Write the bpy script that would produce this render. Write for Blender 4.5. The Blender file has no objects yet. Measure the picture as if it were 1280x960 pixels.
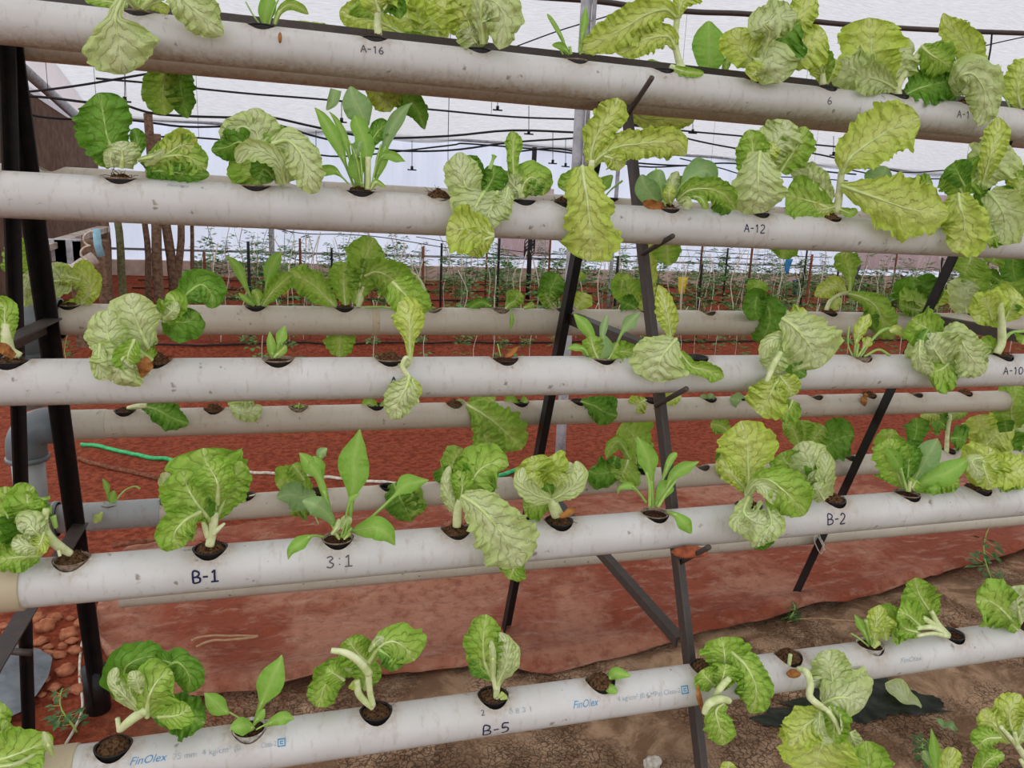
import bpy, math, random
import numpy as np
from mathutils import Vector, Matrix, noise
random.seed(7); rng = np.random.default_rng(7)
WORLD, SUN, EXPO = 2.6, 2.0, -0.15
scene = bpy.context.scene
C = scene.collection
G = 1.49                                   # camera height above the soil
# ------------------------------------------------------------ camera (solved from the vanishing points)
F = 961.0
dn = np.array([-182, 4220, 961.]); dn /= np.linalg.norm(dn)
Xc = np.array([3360, -70, 961.]); Xc -= dn*(Xc@dn); Xc /= np.linalg.norm(Xc)
Zc = -dn; Yc = np.cross(Zc, Xc)
R = np.array([Xc, Yc, Zc])                 # camera (x right, y down, z forward) -> world
CAM = np.array([0, 0, G])
def ray(x, y): return R @ np.array([x-640., y-480., F])
def onY(x, y, Y): v = ray(x, y); return CAM + v*Y/v[1]
def onX(x, y, X): v = ray(x, y); return CAM + v*X/v[0]
def onZ(x, y, Z=0.): v = ray(x, y); return CAM + v*(Z-G)/v[2]
def proj(P):
    v = R.T @ (np.array(P, float)-CAM); return 640+F*v[0]/v[2], 480+F*v[1]/v[2], v[2]
cd = bpy.data.cameras.new('camera'); cam = bpy.data.objects.new('camera', cd); C.objects.link(cam)
cd.sensor_width = 36; cd.lens = F/1280*36; cd.clip_start = .02; cd.clip_end = 300
ax, ay, az = R@[1, 0, 0], R@[0, -1, 0], R@[0, 0, -1]
cam.matrix_world = Matrix(((ax[0], ay[0], az[0], CAM[0]), (ax[1], ay[1], az[1], CAM[1]), (ax[2], ay[2], az[2], CAM[2]), (0, 0, 0, 1)))
scene.camera = cam
# ------------------------------------------------------------ node helpers
def lin(c):
    c = [v/255 for v in c]
    return tuple(v/12.92 if v <= .04045 else ((v+.055)/1.055)**2.4 for v in c)+(1,)
def newmat(name):
    m = bpy.data.materials.new(name); m.use_nodes = True; nt = m.node_tree; nt.nodes.clear()
    return m, nt
def nd(nt, t, props=None, **inp):
    n = nt.nodes.new(t)
    for k, v in (props or {}).items(): setattr(n, k, v)
    for k, v in inp.items():
        key = k.replace('_', ' ')
        s = n.inputs[int(k[1:])] if k[0] == 'i' and k[1:].isdigit() else n.inputs[key]
        if isinstance(v, bpy.types.NodeSocket): nt.links.new(v, s)
        else: s.default_value = v
    return n
def ramp(nt, fac, stops, interp='LINEAR'):
    n = nt.nodes.new('ShaderNodeValToRGB'); nt.links.new(fac, n.inputs[0]); cr = n.color_ramp; cr.interpolation = interp
    while len(cr.elements) < len(stops): cr.elements.new(.5)
    for e, (p, c) in zip(cr.elements, stops):
        e.position = p; e.color = c if len(c) == 4 else (*c, 1)
    return n.outputs[0]
def mixc(nt, fac, a, b, mode='MIX'):
    n = nt.nodes.new('ShaderNodeMix'); n.data_type = 'RGBA'; n.blend_type = mode
    for s, v in ((n.inputs[0], fac), (n.inputs[6], a), (n.inputs[7], b)):
        if isinstance(v, bpy.types.NodeSocket): nt.links.new(v, s)
        else: s.default_value = v
    return n.outputs[2]
def mth(nt, op, a, b=0., c=0., clamp=False):
    n = nt.nodes.new('ShaderNodeMath'); n.operation = op; n.use_clamp = clamp
    for s, v in zip(n.inputs, (a, b, c)):
        if isinstance(v, bpy.types.NodeSocket): nt.links.new(v, s)
        else: s.default_value = v
    return n.outputs[0]
def geo(nt): return nd(nt, 'ShaderNodeTexCoord').outputs['Object']
def nz(nt, vec, scale, detail=4, rough=.55, dist=0.):
    return nd(nt, 'ShaderNodeTexNoise', Vector=vec, Scale=scale, Detail=detail, Roughness=rough, Distortion=dist).outputs[0]
def bump(nt, h, strength=.3, dist=.01):
    return nd(nt, 'ShaderNodeBump', Height=h, Strength=strength, Distance=dist).outputs[0]
def out(nt, sh): nd(nt, 'ShaderNodeOutputMaterial', Surface=sh)
def bsdf(nt, col, rough=.6, normal=None, spec=.3, metal=0.):
    n = nd(nt, 'ShaderNodeBsdfPrincipled', Base_Color=col, Roughness=rough, Metallic=metal)
    n.inputs['Specular IOR Level'].default_value = spec
    if normal is not None: nt.links.new(normal, n.inputs['Normal'])
    return n.outputs[0]
def simple(name, col, rough=.6, spec=.3, metal=0., var=.25, vs=30., bs=.2, col2=None):
    m, nt = newmat(name); v = geo(nt); c = lin(col)
    c2 = lin(col2) if col2 else tuple(x*(1-var) for x in c[:3])+(1,)
    n = nz(nt, v, vs, 6)
    out(nt, bsdf(nt, ramp(nt, n, [(.35, c2), (.62, c)]), rough, bump(nt, n, bs, .004), spec, metal)); return m
# ------------------------------------------------------------ mesh helpers
def wl(o):
    l = np.zeros(3)
    while o is not None: l = l+np.array(o.location); o = o.parent
    return l
def mesh(name, verts, faces, mats, parent=None, smooth=True, midx=None, uvs=None, loc=None):
    me = bpy.data.meshes.new(name)
    vs = np.asarray(verts, float)
    if parent is not None: vs = vs-wl(parent)
    elif loc is not None: vs = vs-np.array(loc)
    me.from_pydata(vs.tolist(), [], [list(map(int, f)) for f in faces])
    for m in (mats if isinstance(mats, (list, tuple)) else [mats]): me.materials.append(m)
    if midx is not None: me.polygons.foreach_set('material_index', midx)
    if uvs:
        li = np.empty(len(me.loops), int); me.loops.foreach_get('vertex_index', li)
        for nm, arr in uvs.items():
            l = me.uv_layers.new(name=nm); l.data.foreach_set('uv', np.asarray(arr)[li].ravel())
    if smooth: me.polygons.foreach_set('use_smooth', [True]*len(me.polygons))
    me.update()
    o = bpy.data.objects.new(name, me); C.objects.link(o)
    if parent is not None: o.parent = parent
    elif loc is not None: o.location = loc
    return o
def empty(name, loc):
    o = bpy.data.objects.new(name, None); C.objects.link(o); o.location = [float(v) for v in loc]; o.empty_display_size = .05
    return o
def tag(o, label, cat, group=None, kind=None):
    o['label'] = label; o['category'] = cat
    if group: o['group'] = group
    if kind: o['kind'] = kind
    return o
def struct(o, kind='structure'): o['kind'] = kind; return o
class MB:
    def __init__(s): s.v = []; s.f = []; s.m = []
    def add(s, v, f, m=0):
        b = len(s.v); s.v += [tuple(map(float, p)) for p in v]; s.f += [tuple(b+i for i in q) for q in f]; s.m += [m]*len(f); return s
    def build(s, name, mats, parent=None, smooth=True, loc=None): return mesh(name, s.v, s.f, mats, parent, smooth, s.m, loc=loc)
def frames(pts):
    pts = np.asarray(pts, float); t = np.gradient(pts, axis=0); t /= np.linalg.norm(t, axis=1)[:, None]+1e-12
    u = np.cross(t[0], [0, 0, 1.]);
    if np.linalg.norm(u) < 1e-3: u = np.cross(t[0], [1., 0, 0])
    U = []
    for k in range(len(pts)):
        u = u-t[k]*(u@t[k]); u /= np.linalg.norm(u)+1e-12; U.append(u.copy())
    U = np.array(U); return t, U, np.cross(t, U)
def tube_vf(pts, r, n=8, cap=True):
    pts = np.asarray(pts, float); r = np.broadcast_to(np.asarray(r, float), (len(pts),))
    t, U, V = frames(pts); a = np.linspace(0, 2*np.pi, n, endpoint=False)
    vs = (pts[:, None]+r[:, None, None]*(np.cos(a)[None, :, None]*U[:, None]+np.sin(a)[None, :, None]*V[:, None])).reshape(-1, 3)
    fs = [(k*n+i, k*n+(i+1) % n, (k+1)*n+(i+1) % n, (k+1)*n+i) for k in range(len(pts)-1) for i in range(n)]
    if cap: fs += [tuple(range(n-1, -1, -1)), tuple((len(pts)-1)*n+i for i in range(n))]
    return vs, fs
def catmull(ctrl, n):
    c = np.asarray(ctrl, float)
    if len(c) == 2: return c[0]+(c[1]-c[0])*np.linspace(0, 1, n)[:, None]
    d = np.r_[0, np.cumsum(np.linalg.norm(np.diff(c[:, :2], axis=0), axis=1)+1e-6)]; d /= d[-1]
    p = np.vstack([2*c[0]-c[1], c, 2*c[-1]-c[-2]]); res = []
    for t in np.linspace(0, 1, n):
        k = min(np.searchsorted(d, t, side='right')-1, len(c)-2); s = (t-d[k])/(d[k+1]-d[k])
        a, b, e, g = p[k], p[k+1], p[k+2], p[k+3]
        res.append(.5*((2*b)+(-a+e)*s+(2*a-5*b+4*e-g)*s*s+(-a+3*b-3*e+g)*s**3))
    return np.array(res)
def smooth_path(pts, n=24):
    """3-D polyline through points, smoothed"""
    c = np.asarray(pts, float); 
    if len(c) == 2: return c[0]+(c[1]-c[0])*np.linspace(0, 1, n)[:, None]
    p = np.vstack([2*c[0]-c[1], c, 2*c[-1]-c[-2]]); res = []; m = max(2, n//(len(c)-1))
    for k in range(len(c)-1):
        for s in np.linspace(0, 1, m, endpoint=False):
            a, b, e, g = p[k], p[k+1], p[k+2], p[k+3]
            res.append(.5*((2*b)+(-a+e)*s+(2*a-5*b+4*e-g)*s*s+(-a+3*b-3*e+g)*s**3))
    res.append(c[-1]); return np.array(res)
def box_vf(lo, hi):
    x0, y0, z0 = lo; x1, y1, z1 = hi
    return [(x0, y0, z0), (x1, y0, z0), (x1, y1, z0), (x0, y1, z0), (x0, y0, z1), (x1, y0, z1), (x1, y1, z1), (x0, y1, z1)], \
        [(0, 3, 2, 1), (4, 5, 6, 7), (0, 1, 5, 4), (1, 2, 6, 5), (2, 3, 7, 6), (3, 0, 4, 7)]
def prism_vf(a, b, prof, up=(1, 0, 0)):
    """extrude a 2-D profile (u along 'up', v across) from a to b"""
    a, b = np.asarray(a, float), np.asarray(b, float); t = (b-a)/np.linalg.norm(b-a)
    u = np.asarray(up, float); u = u-t*(u@t); u /= np.linalg.norm(u); w = np.cross(t, u); n = len(prof)
    vs = [a+u*p+w*q for p, q in prof]+[b+u*p+w*q for p, q in prof]
    return vs, [(i, (i+1) % n, n+(i+1) % n, n+i) for i in range(n)]+[tuple(range(n-1, -1, -1)), tuple(range(n, 2*n))]
def angle_prof(w, t=.004): return [(0, 0), (w, 0), (w, t), (t, t), (t, w), (0, w)]
# ------------------------------------------------------------ materials
def leaf_mat(name, base, edge, pale, smooth=False, tr=.3):
    """leaf blade: paler along the ribs, deeper green between the veins and to the margin"""
    m, nt = newmat(name)
    uv = nd(nt, 'ShaderNodeUVMap', {'uv_map': 'vein'}).outputs[0]; sx = nd(nt, 'ShaderNodeSeparateXYZ', Vector=uv)
    dim = nd(nt, 'ShaderNodeUVMap', {'uv_map': 'size'}).outputs[0]; sd = nd(nt, 'ShaderNodeSeparateXYZ', Vector=dim)
    v = geo(nt)
    av = mth(nt, 'ABSOLUTE', sx.outputs[0]); u = sx.outputs[1]
    wob = nz(nt, v, 60, 3)
    t = mth(nt, 'ADD', mth(nt, 'MULTIPLY', u, 6.5), mth(nt, 'MULTIPLY', mth(nt, 'POWER', av, .8), -2.3))
    t = mth(nt, 'ADD', t, mth(nt, 'MULTIPLY', wob, 1.7))
    fr = mth(nt, 'ABSOLUTE', mth(nt, 'SUBTRACT', mth(nt, 'FRACT', t), .5))
    vein = ramp(nt, fr, [(0, (1, 1, 1)), (.04, (.7, .7, .7)), (.11, (0, 0, 0))])
    rib = ramp(nt, mth(nt, 'ABSOLUTE', sd.outputs[0]), [(0, (1, 1, 1)), (.05, (.5, .5, .5)), (.16, (0, 0, 0))])
    n1 = nz(nt, v, 22, 5); n2 = nz(nt, v, 140, 4)
    col = mixc(nt, ramp(nt, mth(nt, 'ADD', mth(nt, 'MULTIPLY', av, .75), mth(nt, 'MULTIPLY', n1, .5)), [(.3, (0, 0, 0)), (.95, (1, 1, 1))]), lin(base), lin(edge))
    col = mixc(nt, mth(nt, 'MULTIPLY', ramp(nt, n2, [(.35, (1, 1, 1)), (.6, (0, 0, 0))]), .22), col, tuple(x*.72 for x in lin(edge)[:3])+(1,))
    col = mixc(nt, mth(nt, 'MULTIPLY', vein, .16 if smooth else .17), col, lin(pale))
    col = mixc(nt, mth(nt, 'MULTIPLY', rib, .5), col, lin(pale))
    bf = nd(nt, 'ShaderNodeNewGeometry').outputs['Backfacing']
    col = mixc(nt, mth(nt, 'MULTIPLY', bf, .3), col, lin(pale))
    vor = nd(nt, 'ShaderNodeTexVoronoi', {'feature': 'SMOOTH_F1'}, Vector=v, Scale=130 if smooth else 95).outputs[0]
    h = mth(nt, 'ADD', mth(nt, 'MULTIPLY', vor, -.8), mth(nt, 'MULTIPLY', vein, .55))
    h = mth(nt, 'ADD', h, mth(nt, 'MULTIPLY', n2, .3))
    nrm = bump(nt, h, .25 if smooth else .8, .005)
    p = bsdf(nt, col, .48, nrm, .28)
    tl = nd(nt, 'ShaderNodeBsdfTranslucent', Color=mixc(nt, .35, col, lin((215, 235, 80)), 'MULTIPLY'), Normal=nrm).outputs[0]
    out(nt, nd(nt, 'ShaderNodeMixShader', i0=tr, i1=p, i2=tl).outputs[0]); return m
LM = {
 'Y': leaf_mat('lime_lettuce_leaf', (212, 224, 128), (192, 213, 84), (228, 234, 176)),
 'G': leaf_mat('green_lettuce_leaf', (176, 205, 94), (146, 188, 62), (208, 222, 148)),
 'D': leaf_mat('deep_green_lettuce_leaf', (126, 172, 62), (98, 150, 42), (180, 206, 118)),
 'P': leaf_mat('pale_lettuce_leaf', (216, 226, 172), (196, 214, 132), (232, 236, 200)),
 'S': leaf_mat('smooth_green_leaf', (152, 194, 84), (128, 178, 62), (182, 206, 120), True),
 'B': leaf_mat('bluish_green_leaf', (152, 182, 120), (130, 168, 98), (190, 208, 154), True),
}
def stem_mat(name, c1, c2):
    m, nt = newmat(name); v = geo(nt); n = nz(nt, v, 60, 4)
    out(nt, bsdf(nt, ramp(nt, n, [(.35, lin(c1)), (.65, lin(c2))]), .4, bump(nt, n, .15, .002), .35)); return m
M_rib = stem_mat('pale_leaf_rib', (186, 206, 120), (204, 218, 150))
M_ribd = stem_mat('green_leaf_rib', (142, 180, 82), (164, 196, 104))
M_stem = stem_mat('pale_lettuce_stem', (184, 200, 128), (222, 226, 180))
M_dry = simple('dried_leaf', (176, 122, 66), .8, .1, var=.4, vs=60, col2=(120, 76, 42))
M_coir = simple('coir_peat', (112, 84, 58), .95, .05, vs=260, bs=1., col2=(48, 32, 22))
M_soil = simple('dark_peat', (88, 62, 46), .95, .05, vs=300, bs=1., col2=(30, 20, 15))
M_cupk = simple('black_cup_plastic', (32, 30, 29), .4, .4, vs=90, col2=(18, 17, 16))
M_cupt = simple('tan_cup_plastic', (150, 132, 114), .6, .3, vs=120, col2=(96, 78, 62))
M_cupw = simple('white_cup_plastic', (198, 192, 180), .5, .35, vs=120, col2=(140, 130, 116))
def pvc(name, base, stain, dust):
    m, nt = newmat(name); v = geo(nt)
    mp = nd(nt, 'ShaderNodeMapping', Vector=v); mp.inputs['Scale'].default_value = (1, .35, .35)
    n1 = nz(nt, v, 5, 5, .6); n2 = nz(nt, mp.outputs[0], 70, 5, .65); n3 = nz(nt, v, 48, 3, .5)
    at = nd(nt, 'ShaderNodeAttribute', {'attribute_name': 'stain'}).outputs['Fac']
    col = mixc(nt, ramp(nt, n1, [(.35, (0, 0, 0)), (.75, (1, 1, 1))]), lin(base), lin(dust))
    col = mixc(nt, mth(nt, 'MULTIPLY', ramp(nt, n2, [(.55, (0, 0, 0)), (.75, (1, 1, 1))]), .45), col, lin(stain))
    col = mixc(nt, ramp(nt, n3, [(.685, (0, 0, 0)), (.74, (.8, .8, .8))]), col, lin((122, 110, 96)))
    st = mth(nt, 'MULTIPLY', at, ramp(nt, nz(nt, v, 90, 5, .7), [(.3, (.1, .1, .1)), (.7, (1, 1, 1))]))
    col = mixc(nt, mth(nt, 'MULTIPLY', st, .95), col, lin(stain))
    out(nt, bsdf(nt, col, .42, bump(nt, n2, .08, .002), .35)); return m
M_pvc = pvc('weathered_white_pvc', (202, 201, 198), (140, 116, 84), (186, 182, 174))
M_pvcb = pvc('dusty_cream_pvc', (192, 184, 168), (146, 120, 92), (178, 168, 150))
M_pvct = pvc('yellowed_pvc_joint', (188, 174, 146), (140, 116, 84), (170, 152, 124))
M_pvcg = pvc('grey_pvc_fitting', (98, 108, 112), (112, 92, 76), (128, 128, 122))
M_pvcm = pvc('mid_grey_pvc_pipe', (158, 162, 162), (128, 108, 88), (146, 146, 140))
def steel(name, c, rust, sc=35):
    m, nt = newmat(name); v = geo(nt); n = nz(nt, v, sc, 6, .7); n2 = nz(nt, v, 160, 3)
    out(nt, bsdf(nt, mixc(nt, ramp(nt, n, [(.5, (0, 0, 0)), (.72, (1, 1, 1))]), lin(c), lin(rust)), .55, bump(nt, n2, .3, .002), .4, .1)); return m
M_blk = steel('black_painted_steel', (17, 15, 14), (40, 27, 22))
M_grn = steel('dark_brown_weathered_steel', (66, 59, 55), (88, 68, 56))
M_ink = simple('blue_black_marker', (24, 26, 70), .5, vs=200); M_inkg = simple('faded_grey_marker', (96, 94, 96), .6, vs=200)
M_inkb = simple('blue_printing', (52, 128, 176), .5, vs=160, col2=(96, 150, 180)); M_inkp = simple('faded_blue_grey_printing', (128, 150, 160), .5, vs=300, col2=(176, 180, 178))
# ------------------------------------------------------------ pipes
PR = .0375
# name: (y, zL at X=-.4, zR at X=1.6)  heights above the camera, from the edges seen in the photograph
ROW = {'A16': (1.56, .268, .252), 'A12': (1.45, -.012, -.0275), 'A10': (1.36, -.302, -.315), 'B1': (1.25, -.597, -.588), 'B5': (1.145, -.863, -.868), 'C1': (1.04, -1.16, -1.16),
       'b1': (1.82, .281, .271), 'b2': (1.915, .010, -.002), 'b3': (2.03, -.300, -.309), 'b4': (2.136, -.590, -.604), 'b5': (2.236, -.882, -.868), 'b6': (2.345, -1.183, -1.183)}
def rz(row, X): y, a, b = ROW[row]; return G+a+(b-a)*(X+.4)/2.0
def pipeX(row, px, dz=.03):
    lo, hi = -2., 6.
    for _ in range(50):
        m = (lo+hi)/2
        if proj((m, ROW[row][0], rz(row, m)+dz))[0] < px: lo = m
        else: hi = m
    return lo
HR = .0275
def make_pipe(row, x0, x1, holes, mat, label, parent=None):
    y = ROW[row][0]; n = 30; L = x1-x0; ns = int(L/.014)
    xs = np.linspace(x0, x1, ns+1); a = np.linspace(0, 2*np.pi, n, endpoint=False); V = []
    for r in (PR, PR-.0032):
        for x in xs:
            z = rz(row, x)
            V += [(x, y+r*math.sin(t), z+r*math.cos(t)) for t in a]
    m = ns+1; Fs = []
    for k in range(ns):
        for i in range(n):
            j = (i+1) % n
            Fs.append((k*n+i, (k+1)*n+i, (k+1)*n+j, k*n+j)); b = m*n
            Fs.append((b+k*n+i, b+k*n+j, b+(k+1)*n+j, b+(k+1)*n+i))
    for i in range(n):
        j = (i+1) % n; b = m*n
        Fs.append((i, j, b+j, b+i)); Fs.append(((m-1)*n+i, b+(m-1)*n+i, b+(m-1)*n+j, (m-1)*n+j))
    V = np.array(V); c = np.array([(x0+x1)/2, y, rz(row, (x0+x1)/2)])
    o = mesh('growing_pipe', V, Fs, mat, loc=c)
    hx = [h for h in holes if x0+.03 < h < x1-.03]
    if hx:
        cv, cf = [], []
        for h in hx:
            k = 28; b = len(cv); ph = .05
            for zz in (0.012, .07):
                cv += [(h+HR*math.cos(2*math.pi*(q+ph)/k), y+HR*math.sin(2*math.pi*(q+ph)/k), rz(row, h)+zz) for q in range(k)]
            cf += [(b+q, b+(q+1) % k, b+k+(q+1) % k, b+k+q) for q in range(k)]+[tuple(b+q for q in range(k-1, -1, -1)), tuple(b+k+q for q in range(k))]
        ct = mesh('cutter', cv, cf, mat, loc=c, smooth=False)
        md = o.modifiers.new('holes', 'BOOLEAN'); md.operation = 'DIFFERENCE'; md.object = ct; md.solver = 'EXACT'
        dg = bpy.context.evaluated_depsgraph_get(); me = bpy.data.meshes.new_from_object(o.evaluated_get(dg))
        o.modifiers.clear(); old = o.data; o.data = me; bpy.data.objects.remove(ct)
        o.data.polygons.foreach_set('use_smooth', [True]*len(o.data.polygons))
        try: o.data.set_sharp_from_angle(angle=math.radians(40))
        except Exception: pass
    me = o.data; co = np.empty(len(me.vertices)*3); me.vertices.foreach_get('co', co); co = co.reshape(-1, 3)+c
    s = np.zeros(len(co))
    for h in hx:
        d = np.hypot(co[:, 0]-h, np.minimum(co[:, 1]-y, 0)*1.0+0)
        d = np.sqrt((co[:, 0]-h)**2+(co[:, 1]-y)**2); s = np.maximum(s, np.clip(1-(d-HR)/.022, 0, 1)*np.clip(1-(rz(row, h)+PR-co[:, 2])/.045, 0, 1))
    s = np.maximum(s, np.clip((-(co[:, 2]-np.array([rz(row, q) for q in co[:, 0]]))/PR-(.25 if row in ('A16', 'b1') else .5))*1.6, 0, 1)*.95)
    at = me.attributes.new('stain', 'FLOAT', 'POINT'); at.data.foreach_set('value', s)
    tag(o, label, 'pipe', 'white pipes with planting holes')
    return o
def ring(parent, row, xa, xb, r0, mat, name, x0r=None):
    """a sleeve or coupling around the pipe"""
    y = ROW[row][0]; xs = [xa, xa, xa+.002, xb-.002, xb, xb]; rr = [PR-.003, r0-.001, r0, r0, r0-.001, PR-.003]
    pts = [(x, y, rz(row, x)) for x in xs]; n = 30; a = np.linspace(0, 2*np.pi, n, endpoint=False)
    V = [(p[0], p[1]+r*math.sin(t), p[2]+r*math.cos(t)) for p, r in zip(pts, rr) for t in a]
    Fs = [(k*n+i, (k+1)*n+i, (k+1)*n+(i+1) % n, k*n+(i+1) % n) for k in range(5) for i in range(n)]
    return mesh(name, V, Fs, mat, parent)
# handwriting: simple pen strokes, wrapped on the pipe
GL = {'A': [[(0, 0), (.32, 1), (.64, 0)], [(.12, .38), (.52, .38)]], 'B': [[(.05, 0), (.05, 1), (.45, .95), (.5, .72), (.3, .55), (.05, .52)], [(.3, .55), (.58, .4), (.55, .1), (.3, 0), (.05, 0)]],
      '-': [[(.1, .5), (.5, .5)]], '1': [[(.1, .75), (.3, 1), (.3, 0)]], 'I': [[(.1, .8), (.32, 1), (.32, 0)], [(.02, 0), (.62, 0)]], '2': [[(.05, .8), (.25, 1), (.5, .85), (.45, .55), (.05, 0), (.6, 0)]],
      '5': [[(.55, 1), (.12, 1), (.08, .6), (.4, .6), (.55, .35), (.4, .05), (.05, 0)]], '6': [[(.4, 1), (.12, .6), (.05, .25), (.25, 0), (.5, .2), (.4, .45), (.12, .4)]],
      '0': [[(.3, 1), (.05, .7), (.08, .2), (.3, 0), (.55, .3), (.52, .8), (.3, 1)]], '3': [[(.05, .9), (.35, 1), (.5, .8), (.25, .55), (.55, .3), (.35, 0), (.02, .1)]], ':': [[(.3, .72), (.34, .8)], [(.3, .2), (.34, .28)]]}
def on_pipe(row, px, py):
    """point of the pipe's skin seen at a pixel -> (X, angle)"""
    y = ROW[row][0]; v = ray(px, py); X = pipeX(row, px)
    for _ in range(4):
        z = rz(row, X)-G; a = v[1]**2+v[2]**2; b = -2*(v[1]*y+v[2]*z); c = y*y+z*z-PR**2; D = b*b-4*a*c
        t = (-b-math.sqrt(max(D, 0)))/(2*a); X = t*v[0]
    return X, math.atan2(t*v[1]-y, t*v[2]-z)
def wrap(row, X, ang, r): return (X, ROW[row][0]+r*math.sin(ang), rz(row, X)+r*math.cos(ang))
def handwriting(parent, row, text, px, py, px2, hpx, mat, wd=.0011):
    X0, a0 = on_pipe(row, px, py); X1, a1 = on_pipe(row, px2, py)
    h = hpx*proj(wrap(row, X0, a0, PR))[2]/F; W = X1-X0; mb = MB(); adv = W/len(text); sx = adv*.85/.6
    for k, ch in enumerate(text):
        for st in GL.get(ch, []):
            q_ = [(a*sx+adv*k, b*h, 0) for a, b in st]
            if len(st) > 3: p = smooth_path(q_, 6*len(st))
            else: p = np.vstack([np.array(q_[i])+(np.array(q_[i+1])-np.array(q_[i]))*t_ for i in range(len(q_)-1) for t_ in np.linspace([0], [1], 9)[:-1]]+[np.array([q_[-1]])])
            P = [wrap(row, X0+q[0], a0+q[1]/PR, PR+.0004) for q in p]
            t = np.gradient(p, axis=0); t /= np.linalg.norm(t, axis=1)[:, None]+1e-9
            L = [wrap(row, X0+q[0]-s[1]*wd, a0+(q[1]+s[0]*wd)/PR, PR+.0005) for q, s in zip(p, t)]
            Rr = [wrap(row, X0+q[0]+s[1]*wd, a0+(q[1]-s[0]*wd)/PR, PR+.0005) for q, s in zip(p, t)]
            n = len(p); mb.add(L+Rr, [(i, i+1, n+i+1, n+i) for i in range(n-1)])
    return mb.build('handwritten_mark', mat, parent)
def printing(parent, row, text, px, py, px2, hpx, mat, shear=0.):
    cu = bpy.data.curves.new('t', 'FONT'); cu.body = text; cu.resolution_u = 3; cu.shear = shear
    ob = bpy.data.objects.new('t', cu); C.objects.link(ob); dg = bpy.context.evaluated_depsgraph_get()
    me = bpy.data.meshes.new_from_object(ob.evaluated_get(dg)); bpy.data.objects.remove(ob)
    co = np.array([v.co[:] for v in me.vertices]); 
    X0, a0 = on_pipe(row, px, py); X1, _ = on_pipe(row, px2, py); h = hpx*proj(wrap(row, X0, a0, PR))[2]/F
    sx = (X1-X0)/(co[:, 0].max()-co[:, 0].min()); sy = h/.7
    V = [wrap(row, X0+c[0]*sx, a0+c[1]*sy/PR, PR+.0005) for c in co]
    return mesh('printed_text', V, [tuple(p.vertices) for p in me.polygons], mat, parent, smooth=False)
# holes seen (pixel x) on each pipe
HOLES = {'A16': [174, 327, 467, 597, 718, 826, 940, 1030, 1120, 1205, 1278], 'A12': [-20, 152, 320, 450, 548, 652, 705, 832, 945, 1035, 1120, 1195, 1262],
 'A10': [15, 195, 348, 487, 630, 752, 868, 975, 1073, 1180, 1250], 'B1': [-60, 90, 263, 422, 570, 698, 818, 935, 1040, 1133, 1222], 'B5': [-40, 142, 312, 470, 616, 750, 880, 985, 1087, 1188, 1278],
 'C1': [1085, 1180, 1285], 'b1': [205, 345, 490, 560, 690, 790, 890, 1060, 1180], 'b2': [65, 200, 370, 590, 760, 900, 985, 1085, 1190],
 'b3': [88, 205, 320, 430, 540, 625, 705, 808, 883, 955, 1035, 1107, 1150, 1213, 1262], 'b4': [157, 268, 373, 470, 568, 650, 723, 812, 885, 965, 1018, 1085, 1143, 1205, 1262],
 'b5': [138, 210, 308, 398, 485, 563, 650, 735, 802, 877, 915, 1000, 1060, 1118, 1185, 1240], 'b6': [300, 450, 620, 780]}
HX = {r: [pipeX(r, h) for h in l] for r, l in HOLES.items()}
JB1 = pipeX('B1', 30); JB5 = pipeX('B5', 95)
pipes = {}
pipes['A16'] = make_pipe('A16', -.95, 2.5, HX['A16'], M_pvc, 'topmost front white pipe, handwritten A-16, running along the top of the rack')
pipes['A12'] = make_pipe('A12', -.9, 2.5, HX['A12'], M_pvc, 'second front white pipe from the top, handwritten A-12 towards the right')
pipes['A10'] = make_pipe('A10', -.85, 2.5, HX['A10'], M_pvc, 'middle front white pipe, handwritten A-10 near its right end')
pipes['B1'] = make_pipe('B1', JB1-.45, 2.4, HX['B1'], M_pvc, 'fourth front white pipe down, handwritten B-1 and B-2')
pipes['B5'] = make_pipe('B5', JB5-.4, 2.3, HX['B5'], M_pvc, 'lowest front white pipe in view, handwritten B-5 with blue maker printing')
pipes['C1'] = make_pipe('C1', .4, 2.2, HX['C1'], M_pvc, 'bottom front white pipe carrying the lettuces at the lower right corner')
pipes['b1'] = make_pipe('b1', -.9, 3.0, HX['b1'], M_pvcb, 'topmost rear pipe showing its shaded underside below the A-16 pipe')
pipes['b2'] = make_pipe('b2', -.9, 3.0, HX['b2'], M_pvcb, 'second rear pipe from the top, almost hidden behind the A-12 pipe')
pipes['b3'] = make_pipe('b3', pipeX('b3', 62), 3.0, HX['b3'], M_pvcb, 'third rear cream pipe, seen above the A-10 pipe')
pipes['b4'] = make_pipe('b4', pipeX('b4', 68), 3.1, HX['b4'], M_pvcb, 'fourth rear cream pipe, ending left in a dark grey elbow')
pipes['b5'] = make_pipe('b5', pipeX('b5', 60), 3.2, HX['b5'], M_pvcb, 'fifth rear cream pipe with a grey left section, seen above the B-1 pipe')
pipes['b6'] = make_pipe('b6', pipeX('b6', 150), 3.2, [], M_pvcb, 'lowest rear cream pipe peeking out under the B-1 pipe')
ring(pipes['B1'], 'B1', JB1-.40, JB1, PR+.0035, M_pvct, 'coupling')
ring(pipes['B5'], 'B5', JB5-.36, JB5, PR+.003, M_pvct, 'coupling')
a = pipeX('b3', 505); ring(pipes['b3'], 'b3', a, pipeX('b3', 470)+.0, PR+.002, M_pvcb, 'coupling') if False else ring(pipes['b3'], 'b3', pipeX('b3', 464), pipeX('b3', 473), PR+.0015, M_pvct, 'coupling')
ring(pipes['b5'], 'b5', pipeX('b5', 60), pipeX('b5', 201), PR+.002, M_pvcm, 'grey_sleeve')
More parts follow.
